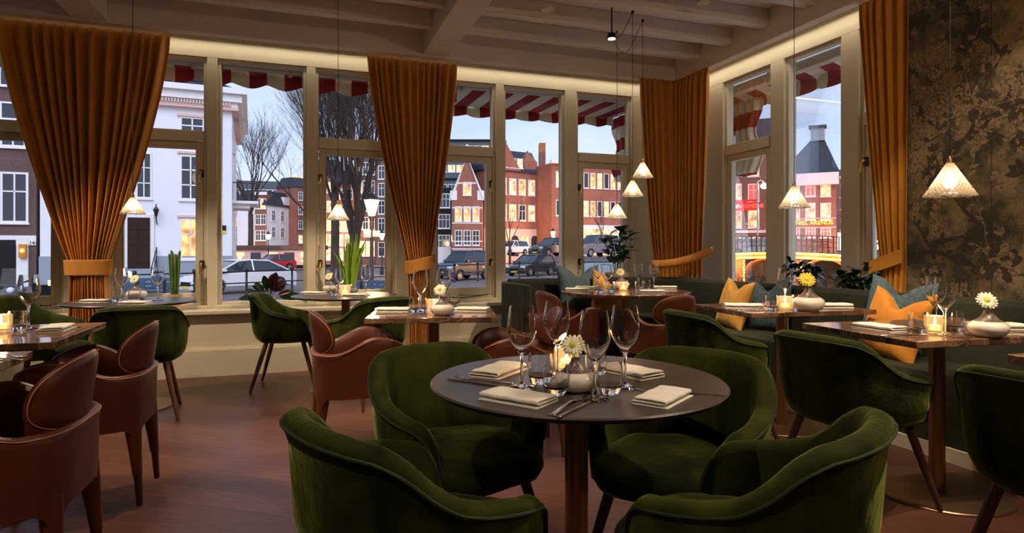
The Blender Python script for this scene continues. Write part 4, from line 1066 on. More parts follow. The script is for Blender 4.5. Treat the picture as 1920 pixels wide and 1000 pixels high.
def purple_plant():
    rnd = random.Random(2); x, y = onY(505, 6.0), 6.0
    t = thing('purple_leaf_plant', 'dark purple-leaved plant in a pot on the sill in front of the white car', 'plant', (x, y, .58))
    MB().lathe([(.0005, 0), (.05, 0), (.06, .10), (.055, .105), (.05, .08), (.0005, .08)], 24).build('pot', M['potw'], t)
    g = MB(); p = MB()
    for i, (dx, dz, ln, wd, mt) in enumerate(((-.9, 1.25, .14, .028, 1), (-.6, .9, .13, .03, 1), (-.25, 1.5, .2, .035, 1), (.35, 1.6, .24, .045, 0), (.15, 1.2, .2, .042, 0), (.7, 1.0, .17, .04, 0), (1.3, .25, .22, .03, 1), (-1.3, .15, .20, .028, 1), (.9, .05, .20, .026, 1), (.2, .6, .14, .035, 0), (-.9, .5, .17, .02, 1), (1.1, .5, .15, .03, 0))):
        o = Vector((dx*.01, -.01, .09)); d = Vector((dx, rnd.uniform(-.5, .1), dz)).normalized()
        mb = p if mt == 0 else g; mb.tube([o, o+d*.09], .0022, 5); leaf_mesh(mb, o+d*.08, d, (0, -1, .3), ln, wd, .3, .12)
    p.build('purple_leaves', M['purple'], t, fix=False, mods=[('solid', .001)], ang=80); g.build('dark_green_leaves', M['leafd'], t, fix=False, mods=[('solid', .001)], ang=80)
purple_plant()
def ledge_plant(label, X, Y, seed, spread, h, leafm, n_=26, ls=.06):
    rnd = random.Random(seed); t = thing('trailing_plant', label, 'plant', (X, Y, .70))
    MB().lathe([(.0005, 0), (.05, 0), (.06, .09), (.055, .095), (.05, .07), (.0005, .07)], 20).build('pot', M['potw'], t)
    st = MB(); lf = MB()
    for k_ in range(8):
        dy = rnd.uniform(-1, 1)*spread; hh = h*rnd.uniform(.45, 1)
        pts = [(0, 0, .07), (.01, dy*.35, .07+hh*.5), (rnd.uniform(-.03, .02), dy*.7, .07+hh*.85), (rnd.uniform(-.05, .02), dy, .07+hh)]
        st.tube(pts, .0028, 5)
        for i in range(n_//6):
            q = rnd.uniform(.3, 1); i0 = min(2, int(q*3)); p = Vector(pts[i0]).lerp(Vector(pts[i0+1]), q*3-i0)
            leaf_mesh(lf, p, (rnd.uniform(-.6, .2), rnd.uniform(-1, 1), rnd.uniform(-.3, .8)), (0.2, 0, 1), ls*rnd.uniform(.7, 1.3), ls*.27, .25, .3, 6)
    st.build('stems', M['branch'], t); lf.build('leaves', leafm, t, fix=False, mods=[('solid', .001)], ang=80)
ledge_plant('leafy twig plant behind the banquette, in the middle right window', 3.95, 4.02, 3, .30, .27, M['leafd'], 60, .095)
ledge_plant('low dark leafy plant behind the banquette, left of the golden curtain', 3.95, 3.50, 9, .24, .18, M['leafd'], 70, .11)
# ================================================================ outdoors
GZ = -.75
struct(MB().box(-110, 70, 6.32, 170, GZ-.3, GZ-.12), 'ground_far', M['asphalt'], smooth=False)
MBq = MB()
def cpoly(pts, z0, z1): return [(c2r(a, b)[0], c2r(a, b)[1]) for a, b in pts]
# street: everything this side of the canal
struct(MB().prism(cpoly([(-60, 7), (3.0, 9), (12, 20), (12, 39), (4, 44), (-2, 60), (-60, 60)], 0, 0), GZ-.12, GZ), 'ground_street', M['asphalt'], smooth=False)
struct(MB().prism(cpoly([(12, 12), (60, 12), (60, 62), (12, 42)], 0, 0), GZ-.12, GZ-.02), 'ground_canal', M['water'], smooth=False)
# raised street leading up onto the bridge
struct(MB().prism(cpoly([(1.5, 49), (11.8, 43.5), (60, 43.5), (60, 90), (1.5, 90)], 0, 0), GZ, .55), 'ground_ramp', M['asphalt'], smooth=False)
# pavement strip right outside
struct(MB().box(-30, 4.3, 6.32, 10.5, GZ, GZ+.10), 'ground_pavement', mat('pavement', (.16, .17, .21), .8, var=.2, scale=3), smooth=False)

wcache = {}
def wmesh(w_, h, kind, cols=2, bars=1):
    k = (round(w_, 2), round(h, 2), cols, bars)
    if k not in wcache:
        e = min(.10, w_*.11); fm = MB()
        fm.box(0, e, -.06, .04, 0, h); fm.box(w_-e, w_, -.06, .04, 0, h); fm.box(e, w_-e, -.06, .04, 0, e); fm.box(e, w_-e, -.06, .04, h-e, h)
        for i in range(1, cols): fm.box(w_*i/cols-e*.35, w_*i/cols+e*.35, -.05, .04, e, h-e)
        for i in range(1, bars+1): z = h*(i/(bars+1) if bars > 1 else .62); fm.box(e, w_-e, -.05, .04, z-e*.35, z+e*.35)
        fm.box(-.05, w_+.05, -.12, .0, -.08, 0)
        a = fm.build('window', M['trimw'], None, smooth=False, fix=False)
        b = MB().box(e*.6, w_-e*.6, -.015, .03, e*.6, h-e*.6).build('pane', M['dpane'], None, smooth=False, fix=False)
        wcache[k] = (a.data, b.data); bpy.data.objects.remove(a); bpy.data.objects.remove(b)
    return wcache[k]
LITS = []
def litmat(i):
    cols = [(1, .62, .24), (1, .50, .16), (1, .70, .36), (1, .58, .28)]
    m, t, b = base('lit_window_%d' % i); n = t.nodes; l = t.links; b.inputs['Base Color'].default_value = (.05, .03, .02, 1)
    tcn = n.new('ShaderNodeTexCoord'); nzn = n.new('ShaderNodeTexNoise'); nzn.inputs['Scale'].default_value = 1.6; nzn.inputs['Detail'].default_value = 5
    mpn = n.new('ShaderNodeMapping'); mpn.inputs['Location'].default_value = (i*7.3, 0, i*3.1); l.new(tcn.outputs['Object'], mpn.inputs[0]); l.new(mpn.outputs[0], nzn.inputs['Vector'])
    r = n.new('ShaderNodeValToRGB'); r.color_ramp.elements[0].position = .36; r.color_ramp.elements[1].position = .62; c = cols[i % 4]
    r.color_ramp.elements[0].color = (c[0]*.28, c[1]*.2, c[2]*.15, 1); r.color_ramp.elements[1].color = (*c, 1)
    l.new(nzn.outputs['Fac'], r.inputs[0]); l.new(r.outputs[0], b.inputs['Emission Color']); b.inputs['Emission Strength'].default_value = 2.3
    return m
for i in range(4): LITS.append(litmat(i))
# the shared pane meshes take their material per object
class Facade:
    """ a building: local x along its front (left to right), y away from us, z up from the street """
    def __init__(s, name, label, A, B, depth, ztop, wallm, cat='building', z0=GZ, seed=1):
        s.A = Vector(A); s.B = Vector(B); s.W = (s.B-s.A).length; d = s.B-s.A; s.rz = math.atan2(d.y, d.x)
        s.t = thing(name, label, cat, (A[0], A[1], z0), s.rz); s.H = ztop-z0; s.z0 = z0; s.dep = depth; s.rnd = random.Random(seed)
        MB().box(0, s.W, 0, depth, -.4, s.H).build('wall', wallm, s.t, smooth=False)
    def hit(s, px, py):     # pixel -> (x along the front, z above the street)
        c = c2r((px-960)/F, 1.0); dx, dy = c; d = (s.B-s.A)/s.W
        # solve  k*(dx,dy) = A + u*d
        det = dx*(-d.y)-(-d.x)*dy; k = (s.A.x*(-d.y)-(-d.x)*s.A.y)/det
        X, Y = k*dx, k*dy; u = (Vector((X, Y))-s.A).dot(d)
        return u, HC+(HOR-py)/F*k-s.z0
    def win(s, x, z, w_, h, lit=0, cols=2, bars=1):
        a, b = wmesh(w_, h, '', cols, bars)
        o = bpy.data.objects.new('window', a); col.objects.link(o); o.parent = s.t; o.location = (x, 0, z)
        p = bpy.data.objects.new('pane', b); col.objects.link(p); p.parent = o
        if lit:
            p.material_slots[0].link = 'OBJECT'; p.material_slots[0].material = M['rpane'] if lit == 2 else LITS[s.rnd.randrange(4)]
        return o
    def wpx(s, x0, x1, y0, y1, **k):
        u0, z1 = s.hit(x0, y0); u1, _ = s.hit(x1, y0); _, z0 = s.hit(x0, y1); return s.win(u0, z0, round(u1-u0, 2), round(z1-z0, 2), **k)
    def grid(s, nc, nr, z0, z1, ww, hh, lit=.5, margin=.06, **k):
        for r in range(nr):
            for c in range(nc):
                x = s.W*margin+(s.W*(1-2*margin))*(c+.5)/nc-ww/2; z = z0+(z1-z0)*(r+.5)/nr-hh/2
                s.win(x, z, ww, hh, lit=1 if s.rnd.random() < (lit if not callable(lit) else lit(r)) else 0, **k)
    def part(s, name, m, *b, **k): return MB().box(*b).build(name, m, s.t, smooth=False, **k)
    def hip(s, h, over=.4, m=None, ridge=.3, name='roof', off=0):
        W, D, H = s.W, s.dep, s.H; r = W*ridge
        v = [(-over, -over, H), (W+over, -over, H), (W+over, D+over, H), (-over, D+over, H), (W/2-r+off, D/2, H+h), (W/2+r+off, D/2, H+h)]
        mb = MB(); mb.add(v, [(0, 1, 5, 4), (1, 2, 5), (2, 3, 4, 5), (3, 0, 4), (3, 2, 1, 0)]); return mb.build(name, m or M['slate'], s.t, smooth=False)
    def mansard(s, h, inset=1.2, m=None):
        W, D, H = s.W, s.dep, s.H; i = inset
        return MB().hexa([(-.2, -.2, H), (W+.2, -.2, H), (W+.2, D, H), (-.2, D, H), (-.0, i, H+h), (W, i, H+h), (W, D-i, H+h), (0, D-i, H+h)]).build('roof', m or M['slate'], s.t, smooth=False)
    def gable(s, h, m, wall_m=None):
        W, D, H = s.W, s.dep, s.H
        MB().add([(0, 0, H), (W, 0, H), (W/2, 0, H+h), (0, .35, H), (W, .35, H), (W/2, .35, H+h)], [(0, 1, 2), (3, 5, 4), (0, 3, 4, 1), (1, 4, 5, 2), (2, 5, 3, 0)]) if False else None
        g = MB(); g.add([(0, 0, H), (W, 0, H), (W/2, 0, H+h), (0, .35, H), (W, .35, H), (W/2, .35, H+h)], [(0, 1, 2), (3, 5, 4), (0, 3, 4, 1), (1, 4, 5, 2), (2, 5, 3, 0)]); g.build('gable', wall_m, s.t, smooth=False)
        r = MB(); r.add([(-.2, .35, H-.1), (W/2, .35, H+h-.15), (W+.2, .35, H-.1), (-.2, D, H-.1), (W/2, D, H+h-.15), (W+.2, D, H-.1)], [(0, 1, 4, 3), (1, 2, 5, 4), (0, 2, 1), (3, 4, 5), (0, 3, 5, 2)]); r.build('roof', m, s.t, smooth=False)
        e = MB(); e.tube([(-.1, -.08, H), (W/2, -.08, H+h+.1), (W+.1, -.08, H)], .16, 4); e.build('gable_coping', M['trimw'], s.t, smooth=False)

def bulbs(pts, r, parent, m):
    first = MB().ball((0, 0, 0), r, 6, 5).build('amber_bulb', m, parent); first.location = pts[0]
    for p in pts[1:100]:
        o = first.copy(); col.objects.link(o); o.parent = parent; o.location = p
    if len(pts) > 100:
        mb = MB()
        for p in pts[100:]: mb.ball(p, r, 6, 5)
        o = mb.build('amber_bulbs', m, parent); o['kind'] = 'stuff'
# ---- white corner house
A, B = c2r(-22.85, 29.69), c2r(-15.07, 33)
h = Facade('corner_house', 'white stuccoed corner house with dark tiled roof, brown front door and a small balcony', A, B, 11, zat(188, 33), M['whitewall'])
W = h.W
h.part('plinth', M['plinth'], -.04, W+.04, -.05, .1, 0, 1.55)
c = MB(); c.box(-.3, W+.3, -.3, 11.3, h.H-.45, h.H-.2); c.box(-.75, W+.75, -.75, 11.75, h.H+.20, h.H+.5); c.box(-.5, W+.5, -.5, 11.5, h.H-.2, h.H+.2); c.build('cornice', M['trimw'], h.t, smooth=False)
c = MB(); c.box(-.34, W+.34, -.34, 11.3, h.H-.62, h.H-.45)
for i in range(60): c.box(i*W/60, i*W/60+W/120, -.47, -.3, h.H-.42, h.H-.24)
c.build('dentil_band', M['trimp'], h.t, smooth=False)
H0 = h.H; h.H += .5; rf = h.hip(2.6, .3, ridge=.15); h.H = H0
c = MB()
for i in range(9): z = H0+.5+i*.28; k = i*.28/2.6; c.box(k*W*.33, W-k*W*.33, k*5.2-.32, k*5.2-.18, z, z+.07)
c.build('tile_courses', M['slate'], rf, smooth=False)
h.wpx(337, 384, 218, 262, cols=2, bars=1); h.wpx(255, 285, 285, 372, lit=0, cols=2, bars=2); h.wpx(337, 378, 290, 375, lit=0, cols=2, bars=2)
h.wpx(337, 378, 410, 487, lit=1, cols=2, bars=1); h.wpx(196, 222, 290, 375, cols=2, bars=2); h.wpx(100, 140, 290, 375, cols=2, bars=2)
for y0, y1 in ((218, 262), (288, 372), (408, 487)):
    u, z1 = h.hit(337, y0); u1, z0 = h.hit(378, y1)
    h.part('window_lintel', M['trimp'], u-.1, u1+.15, -.14, 0, z1, z1+.12)
u0, zt = h.hit(240, 408); u1, zb = h.hit(282, 500)
d = h.part('door_surround', M['trimw'], u0-.18, u1+.18, -.12, .05, zb-.4, zt+.18)
dd = MB().box(u0, u1, -.16, -.10, zb-.1, zt).build('front_door', M['door'], h.t, smooth=False)
q = MB()
for i in (0, 1):
    for z0, z1 in ((.06, .40), (.43, .72), (.76, .95)): a = lerp(u0, u1, .08+.47*i); b = a+(u1-u0)*.37; q.box(a, b, -.185, -.16, lerp(zb, zt, z0), lerp(zb, zt, z1))
q.build('door_panels', M['door'], dd, smooth=False)
st = MB()
for i in range(6): st.box(u0-.3, u1+.3, -.3-.28*(6-i), -.05, 0, (zb-.1)*(i+1)/6)
st.build('door_steps', M['plinth'], h.t, smooth=False)
ir = MB()
for x in (u0-.3, u1+.3):
    ir.tube([(x, -.2, zb+.95), (x, -1.9, 1.0)], .025, 6); ir.tube([(x, -.2, zb-.1), (x, -.2, zb+1.0)], .03, 6); ir.tube([(x, -1.9, 0), (x, -1.9, 1.05)], .03, 6); ir.tube([(x, -.2, zb+.45), (x, -1.9, .5)], .02, 6)
ir.build('step_railing', M['iron'], h.t)
def wall_lamp(par, x, z, y=-.45):
    t = MB(); t.tube([(x, 0, z-.5), (x-.0, y*.6, z-.45), (x, y, z-.15)], .03, 6); t.lathe([(.05, -.15), (.13, .18), (.15, .2), (.03, .38), (.03, .5)], 6, (x, y, z), True)
    return t.build('wall_lantern', M['iron'], par)
u, z = h.hit(295, 402); wall_lamp(h.t, u, z)
# balcony and windows on the side that faces the canal (local x = W)
s_ = MB(); zz = 4.6
s_.box(W, W+1.3, 1.0, 4.2, zz-.15, zz); s_.box(W, W+.9, 1.3, 3.9, zz-.4, zz-.15); s_.build('balcony_slab', M['trimw'], h.t, smooth=False)
s_ = MB()
for i in range(17): q = i/16; s_.tube([(W+1.25, 1.05+3.1*q, zz), (W+1.32, 1.05+3.1*q, zz+.35), (W+1.22, 1.05+3.1*q, zz+1.0)], .02, 5)
for i in range(6): q = i/5; s_.tube([(W+1.25*q, 1.05, zz), (W+1.25*q, .98, zz+.35), (W+1.25*q, 1.05, zz+1)], .02, 5)
s_.tube([(W, 1.05, zz+1), (W+1.25, 1.05, zz+1), (W+1.25, 4.15, zz+1)], .03, 5); s_.build('balcony_railing', M['iron'], h.t)
for z in (1.9, 4.7, 7.4):
    a, b = wmesh(1.3, 2.1, '', 2, 2); o = bpy.data.objects.new('window', a); col.objects.link(o); o.parent = h.t; o.location = (W, 1.6, z); o.rotation_euler = (0, 0, PI/2)
    p = bpy.data.objects.new('pane', b); col.objects.link(p); p.parent = o
u, z = h.hit(408, 433); u1, z1 = h.hit(424, 423)
sg = h.part('street_sign', M['black'], u, u1, -.06, 0, z+.0, z1); h.part('street_sign_stripe', M['ypetal'], u, u1, -.07, 0, z-.13, z+.01)

def text3(s, parent, loc, rot, size, m, name='lettering', depth=.01, align='CENTER'):
    cu = bpy.data.curves.new(name, 'FONT'); cu.body = s; cu.size = size; cu.extrude = depth; cu.align_x = align
    o = bpy.data.objects.new(name, cu); col.objects.link(o)
    dg = bpy.context.evaluated_depsgraph_get(); me = bpy.data.meshes.new_from_object(o.evaluated_get(dg)); bpy.data.objects.remove(o)
    me.materials.clear(); me.materials.append(m)
    o = bpy.data.objects.new(name, me); col.objects.link(o)
    if parent: o.parent = parent
    o.location = loc; o.rotation_euler = rot; return o
# ---- brick house at the far left
L0 = c2r(-29.5, 27.2); R0 = c2r(-22.95, 29.6)
b = Facade('brick_house', 'dark brick town house with white windows and number 141 at the far left', L0, R0, 11, 12, M['brickd'])
b.wpx(1, 54, 322, 418, lit=0, cols=2, bars=1); b.wpx(0, 38, 190, 224, cols=1, bars=0); b.wpx(0, 22, 120, 160, cols=1, bars=0); b.wpx(0, 50, 255, 275, cols=2, bars=0)
u0, z1 = b.hit(-30, 442); u1, z0 = b.hit(31, 525)
b.part('shop_front', M['trimw'], 0, b.W, -.08, 0, b.hit(60, 460)[1], b.hit(60, 442)[1])
b.part('garage_opening', M['black'], u0, u1, -.10, -.02, 0, b.hit(10, 450)[1])
b.part('white_pilaster', M['trimw'], b.hit(32, 500)[0], b.hit(54, 500)[0], -.1, 0, 0, b.hit(60, 445)[1])
u, z = b.hit(46, 470); bx = b.part('lit_wall_box', M['ochrec'], u-.14, u+.14, -.3, -.08, z-.35, z+.3)
MB().lathe([(.001, 0), (.08, 0), (.08, .02), (.001, .02)], 12).build('wall_box_disc', M['fairy'], bx, loc=(u, -.31, z)).rotation_euler = (PI/2, 0, 0)
u, z = b.hit(64, 455); text3('141', b.t, (u, -.09, z-.10), (PI/2, 0, 0), .24, M['black'])

# ---- houses across the canal, left to right in the picture
def house(name, label, x0, x1, d0, d1, ytop, m, depth=5, seed=1, z0=GZ):
    A = pd(x0, d0); B = pd(x1, d1); return Facade(name, label, A, B, depth, zat(ytop, d0), m, z0=z0, seed=seed)
mwhite = M['whitewall']
f = house('canal_house', 'dusky brown canal house with lit ground floor right behind the white corner house', 436, 478, 92, 94, 395, M['brickb'], seed=2)
f.grid(3, 2, 2.4, f.H-.3, .9, 1.5, .7); f.grid(3, 1, .3, 2.6, 1.0, 1.6, 1); f.mansard(2.6)
f = house('canal_house', 'narrow brown brick canal house with a white cornice, beside the white house across the canal', 478, 500, 88, 88, 362, M['brickb'], seed=3)
f.grid(2, 3, 2.8, f.H-.4, .75, 1.5, .15); f.grid(2, 1, .4, 2.7, .8, 1.8, 1); f.part('cornice', M['trimw'], -.1, f.W+.1, -.3, 0, f.H-.3, f.H+.15)
f = house('canal_house', 'white canal house with a dark dormered roof across the water', 500, 556, 88, 95, 385, mwhite, seed=4)
f.grid(3, 2, 3.2, f.H-.2, .8, 1.6, .0); f.grid(3, 1, .5, 3.0, .8, 1.4, .4); f.mansard(2.2, .8)
h_ = f.part('dormer', M['trimw'], f.W*.55, f.W*.75, -.1, 1.2, f.H+.3, f.H+1.5); 
f = house('canal_house', 'warm brick canal house next to the white one across the water', 556, 582, 92, 94, 350, M['brickr'], seed=5)
f.grid(2, 4, 2.4, f.H-.3, .8, 1.3, .7); f.mansard(1.5)
f = house('canal_building', 'long dark roofed building rising behind the canal houses', 430, 590, 112, 116, 338, M['modern'], depth=14, seed=6)
f.grid(14, 1, f.H-3.4, f.H-.8, .9, 1.1, .15, cols=1); 
f.part('lit_rooftop_floor', LITS[0], f.W*.70, f.W*.95, -.2, 3, f.H-.2, f.H+1.0)
f = house('canal_house', 'brown brick canal house with white shop windows lit yellow, left of the first tree trunk', 586, 626, 84, 84, 330, M['brickb'], seed=7)
f.grid(3, 3, 4.0, f.H-.3, .75, 1.5, .25); f.grid(2, 2, .3, 4.2, 1.15, 1.6, 1, cols=3); f.mansard(2.4)
f = house('canal_house', 'canal house with a glowing yellow ground floor between the two tree trunks', 627, 664, 84, 84, 345, M['brickr'], seed=8)
f.grid(3, 3, 4.0, f.H-.3, .7, 1.4, .35); f.grid(2, 2, .3, 4.2, 1.0, 1.6, 1, cols=3); f.mansard(2.0)
f = house('canal_house', 'tall dark brick canal house behind the street lantern', 665, 706, 82, 82, 292, M['brickd'], seed=9)
f.grid(3, 4, 4.2, f.H-.5, .8, 1.7, .1); f.grid(2, 1, .5, 3.6, 1.2, 2.0, .8, cols=3); f.gable(3.0, M['slate'], M['brickd'])
f = house('canal_house', 'dark canal house with white sash windows right of the street lantern', 706, 752, 80, 80, 300, M['brickb'], seed=10)
f.grid(3, 4, 4.0, f.H-.5, .9, 1.8, .12); f.grid(3, 1, .5, 3.4, .9, 1.9, .7); f.mansard(2.2)
f = house('modern_block', 'grey modern office block with ribbon windows behind the gabled house', 800, 925, 108, 108, 262, M['modern'], depth=15, seed=11)
for r in range(5): f.grid(7, 1, f.H-3.4*(r+1), f.H-3.4*r, 1.3, 1.3, .25, cols=2, bars=0); f.part('floor_band', M['black'], -.1, f.W+.1, -.4, 0, f.H-3.4*r-.25, f.H-3.4*r)
f = house('canal_house', 'black brick canal house between the curtain and the gabled house', 800, 846, 68, 68, 352, M['black'], seed=12)
f.grid(3, 3, 1.6, f.H-.3, .9, 1.6, .0); f.part('low_white_front', M['trimw'], 0, f.W, -.5, 0, .3, 2.2)
f = house('gabled_house', 'ornate red brick house with a pointed gable and white bands above the grey van', 848, 904, 64, 64, 372, M['brickr'], seed=13)
f.grid(3, 2, 1.9, f.H-.4, .75, 1.6, lambda r: r); f.gable(4.3, M['slate'], M['brickr'])
for z in (1.9, 2.7, 4.6, 6.2): f.part('white_band', M['trimw'], -.03, f.W+.03, -.03, 0, z, z+.12)
f.win(f.W/2-.45, f.H+.3, .9, 1.4, lit=1); f.part('gable_finial', M['trimw'], f.W/2-.12, f.W/2+.12, -.15, .2, f.H+4.7, f.H+5.6)
f.part('gable_band', M['trimw'], f.W*.16, f.W*.84, -.04, 0, f.H+1.5, f.H+1.65); f.part('shoulder', M['trimw'], -.2, .5, -.1, .3, f.H-.2, f.H+.8); f.part('shoulder', M['trimw'], f.W-.5, f.W+.2, -.1, .3, f.H-.2, f.H+.8)
f = house('brick_house', 'red brick house with arched ground floor windows and a steep dark roof', 908, 1011, 66, 70, 318, M['brickr'], seed=14)
f.grid(5, 2, 4.6, f.H-.2, .95, 1.8, .45); f.part('pale_ground_floor', M['trimp'], -.03, f.W+.03, -.08, 0, 0, 4.2)
aw = MB()
for i in range(5):
    x = f.W*(.1+.185*i); a = [(x, 1.2), (x+.95, 1.2), (x+.95, 3.0)]+[(x+.475+.475*math.cos(PI*j/8), 3.0+.475*math.sin(PI*j/8)) for j in range(1, 8)]+[(x, 3.0)]
    o = MB().prism_y(a, -.14, -.06).build('arched_window', LITS[i % 4] if i % 2 else M['dpane'], f.t, smooth=False)
f.mansard(2.6, 1.5)
f.grid(3, 1, f.H+.1, f.H+1.9, .8, 1.1, 1, margin=.3, cols=1, bars=0)
t = MB(); t.box(f.W-2.0, f.W-.2, .1, 2, f.H, f.H+1.4); t.add([(f.W-1.9, .1, f.H+1.4), (f.W-.3, .1, f.H+1.4), (f.W-.3, 1.6, f.H+1.4), (f.W-1.9, 1.6, f.H+1.4), (f.W-1.1, .8, f.H+2.7)], [(0, 1, 4), (1, 2, 4), (2, 3, 4), (3, 0, 4)]) ; t.build('corner_turret', M['brickr'], f.t, smooth=False)
t = MB(); t.box(f.W*.44, f.W*.48, 1, 1.6, f.H+1.5, f.H+3.6); t.build('chimney', M['brickb'], f.t, smooth=False)
t = MB(); g_ = f.W*.36; t.add([(g_-2.2, -.1, f.H), (g_+2.2, -.1, f.H), (g_, -.1, f.H+3.3), (g_-2.2, 3, f.H), (g_+2.2, 3, f.H), (g_, 3, f.H+3.3)], [(0, 1, 2), (3, 5, 4), (0, 3, 4, 1), (1, 4, 5, 2), (2, 5, 3, 0)]); t.build('front_gable', M['brickr'], f.t, smooth=False)
f = house('brick_tower', 'slender brick stair tower with a copper coloured top', 1011, 1023, 74, 74, 285, M['brickb'], depth=2.2, seed=15)
t = MB().box(0, f.W, 0, 2, f.H, f.H+1.1); t.build('tower_cap', M['orangew'], f.t, smooth=False); f.grid(1, 3, 2, f.H-1, .4, 1.4, .3, cols=1)
f = house('brick_annex', 'recessed brick annex with lit stair windows between the tower and the long brick building', 1022, 1040, 78, 78, 316, M['brickb'], seed=16)
f.grid(1, 4, .6, f.H-.3, .7, 1.4, .6, cols=1)
f = house('brick_office', 'long red brick office building with white framed windows, partly behind the pendant lamps', 1034, 1200, 66, 70, 305, M['brickr'], depth=12, seed=17)
f.part('roof_edge', M['trimw'], -.2, f.W+.2, -.4, 0, f.H-.1, f.H+.25)
n_ = 12
for i in range(n_):
    x = .5+i*(f.W-1)/n_
    for z, hh in ((f.H-2.6, 1.7), (f.H-5.7, 1.7)): f.win(x, z, .62, hh, lit=1 if f.rnd.random() < .6 else 0, cols=1, bars=0)
f.part('shop_band', LITS[2], 2.0, f.W-.3, -.12, 0, f.H-8.9, f.H-7.1); f.part('shop_canopy', M['trimw'], 1.8, f.W, -.9, 0, f.H-7.1, f.H-6.7)
for i in range(9): f.part('shop_mullion', M['trimw'], 2.0+i*(f.W-2.3)/9, 2.1+i*(f.W-2.3)/9, -.2, -.1, f.H-8.9, f.H-7.1)
f.grid(4, 1, .9, 2.6, 1.7, 1.5, 1, margin=.15)
# ---- right windows
RZ = .55
f = house('theatre_building', 'dark brick building with a red lit sign in the first right window', 1362, 1462, 60, 58, 285, M['brickb'], depth=7, seed=18, z0=0)
for r, (y0, y1) in enumerate(((300, 332), (345, 378), (390, 428))):
    for i, (x0, x1) in enumerate(((1373, 1391), (1402, 1424), (1436, 1454))): f.wpx(x0, x1, y0, y1, lit=(1, 2, 1)[r] if (r != 1 or i == 1) else 1, cols=2, bars=1)
f.mansard(3.4, 2.2)
u0, z = f.hit(1374, 391); u1, z1 = f.hit(1420, 381)
f.part('sign_panel', mat('red_sign', (.4, .01, .01), .5, emit=(1, .02, .02), es=.5), u0-.1, u1+.1, -.12, 0, z-.25, z1+.35)
text3('KOMEDIE', f.t, (u0+.75, -.2, z+.02), (PI/2, 0, 0), (u1-u0)*.215, M['neonr'], align='LEFT', name='sign_lettering')
t = MB()
for i in range(3): a = u0+.12+.2*i; t.tube([(a+.16*math.cos(PI*j/6), -.2, z+.02+.30*math.sin(PI*j/6)) for j in range(7)], .025, 5)
t.build('sign_emblem', M['neonw'], f.t)
f.part('white_string_course', M['trimw'], 0, f.W, -.12, 0, f.hit(1400, 437)[1], f.hit(1400, 432)[1])
for x in (1385, 1415, 1445):
    u, z = f.hit(x, 452); r = 1.05; t = MB(); t.rings([[(u+rr*math.cos(PI*j/12), yy, z-.6+rr*math.sin(PI*j/12)) for j in range(13)] for rr, yy in ((r, -.1), (r, -.16), (r-.22, -.16), (r-.22, -.05))], False, False)
    t.build('arch', M['trimw'], f.t); f.part('arch_glow', LITS[1], u-.7, u+.7, -.06, 0, .3, z-.3)
f = house('cafe_building', 'brick building with white cornice, hipped slate roof and yellow sign behind the bridge', 1466, 1568, 56, 54, 340, M['brickr'], depth=6, seed=19, z0=0)
f.part('white_cornice', M['trimw'], -.2, f.W+.2, -.5, 0, f.H-.5, f.H+.55); f.H += .5; f.hip(3.6, .3, ridge=.12, off=.7)
f.part('chimney', M['plinth'], f.W/2+.1, f.W/2+1.3, 2.6, 3.4, f.H+3.4, f.H+4.6); f.part('chimney_cap', M['slate'], f.W/2-.05, f.W/2+1.45, 2.4, 3.6, f.H+4.6, f.H+4.8)
for r, (y0, y1) in enumerate(((341, 369), (381, 413), (427, 446))):
    for i, (x0, x1) in enumerate(((1481, 1500), (1510, 1529), (1538, 1558))): f.wpx(x0, x1, y0, y1, lit=1 if (r, i) != (0, 1) and r < 2 else 2, cols=3 if r else 2, bars=2 if r == 1 else 1)
u0, z = f.hit(1497, 422); u1, z1 = f.hit(1540, 414)
text3('DANIEL ARENDS', f.t, ((u0+u1)/2, -.16, z), (PI/2, 0, 0), .50, M['neony'], name='sign_lettering', depth=.03)
f.part('string_course', M['trimp'], 0, f.W, -.1, 0, z+.50, z+.6); f.part('string_course', M['trimp'], 0, f.W, -.1, 0, z-.3, z-.2)
t = MB()
for i in range(24): t.tube([(f.W+.45+.2*math.sin(i*1.7), -.6, 2+i*.26), (f.W+.65+.2*math.sin(i*1.7+1), -.6, 2.1+i*.26)], .03, 4)
t.build('neon_squiggle', M['neonr'], f.t); t = MB(); t.box(f.W+.1, f.W+.9, -.7, -.3, 1.1, 2.6); t.build('light_box', M['neonw'], f.t, smooth=False)
f = house('canal_house', 'dark distant row house on the far right of the street, seen under festoon lights', 1655, 1760, 66, 90, 330, M['brickb'], depth=9, seed=20, z0=0)
f.grid(6, 4, 1, f.H, .9, 1.6, .4)
f = house('canal_house', 'low roofs far behind the cafe building', 1562, 1600, 80, 80, 318, M['modern'], depth=9, seed=22, z0=0); f.grid(3, 3, 1, f.H, .9, 1.6, .5)
f = house('canal_house', 'distant pale house at the end of the festooned street', 1606, 1665, 110, 112, 400, M['whitewall'], depth=9, seed=23, z0=0); f.grid(5, 3, 1, f.H, .9, 1.6, .8)
# festoon lights across the street
t = thing('festoon_lights', 'strings of tiny amber lights hung across the far street by the right window', 'lights', (0, 0, 0))
rnd = random.Random(6); bl = []
for s_ in range(5):
    for i in range(26):
        px = 1608+i*2.6; dd = 60+s_*4; py = 432-s_*9-(i*.9)+4*math.sin(PI*i/25)+rnd.uniform(-1, 1)
        x, y = pd(px, dd); bl.append((x, y, zat(py, dd)))
bulbs(bl, .10, t, M['fairy'])
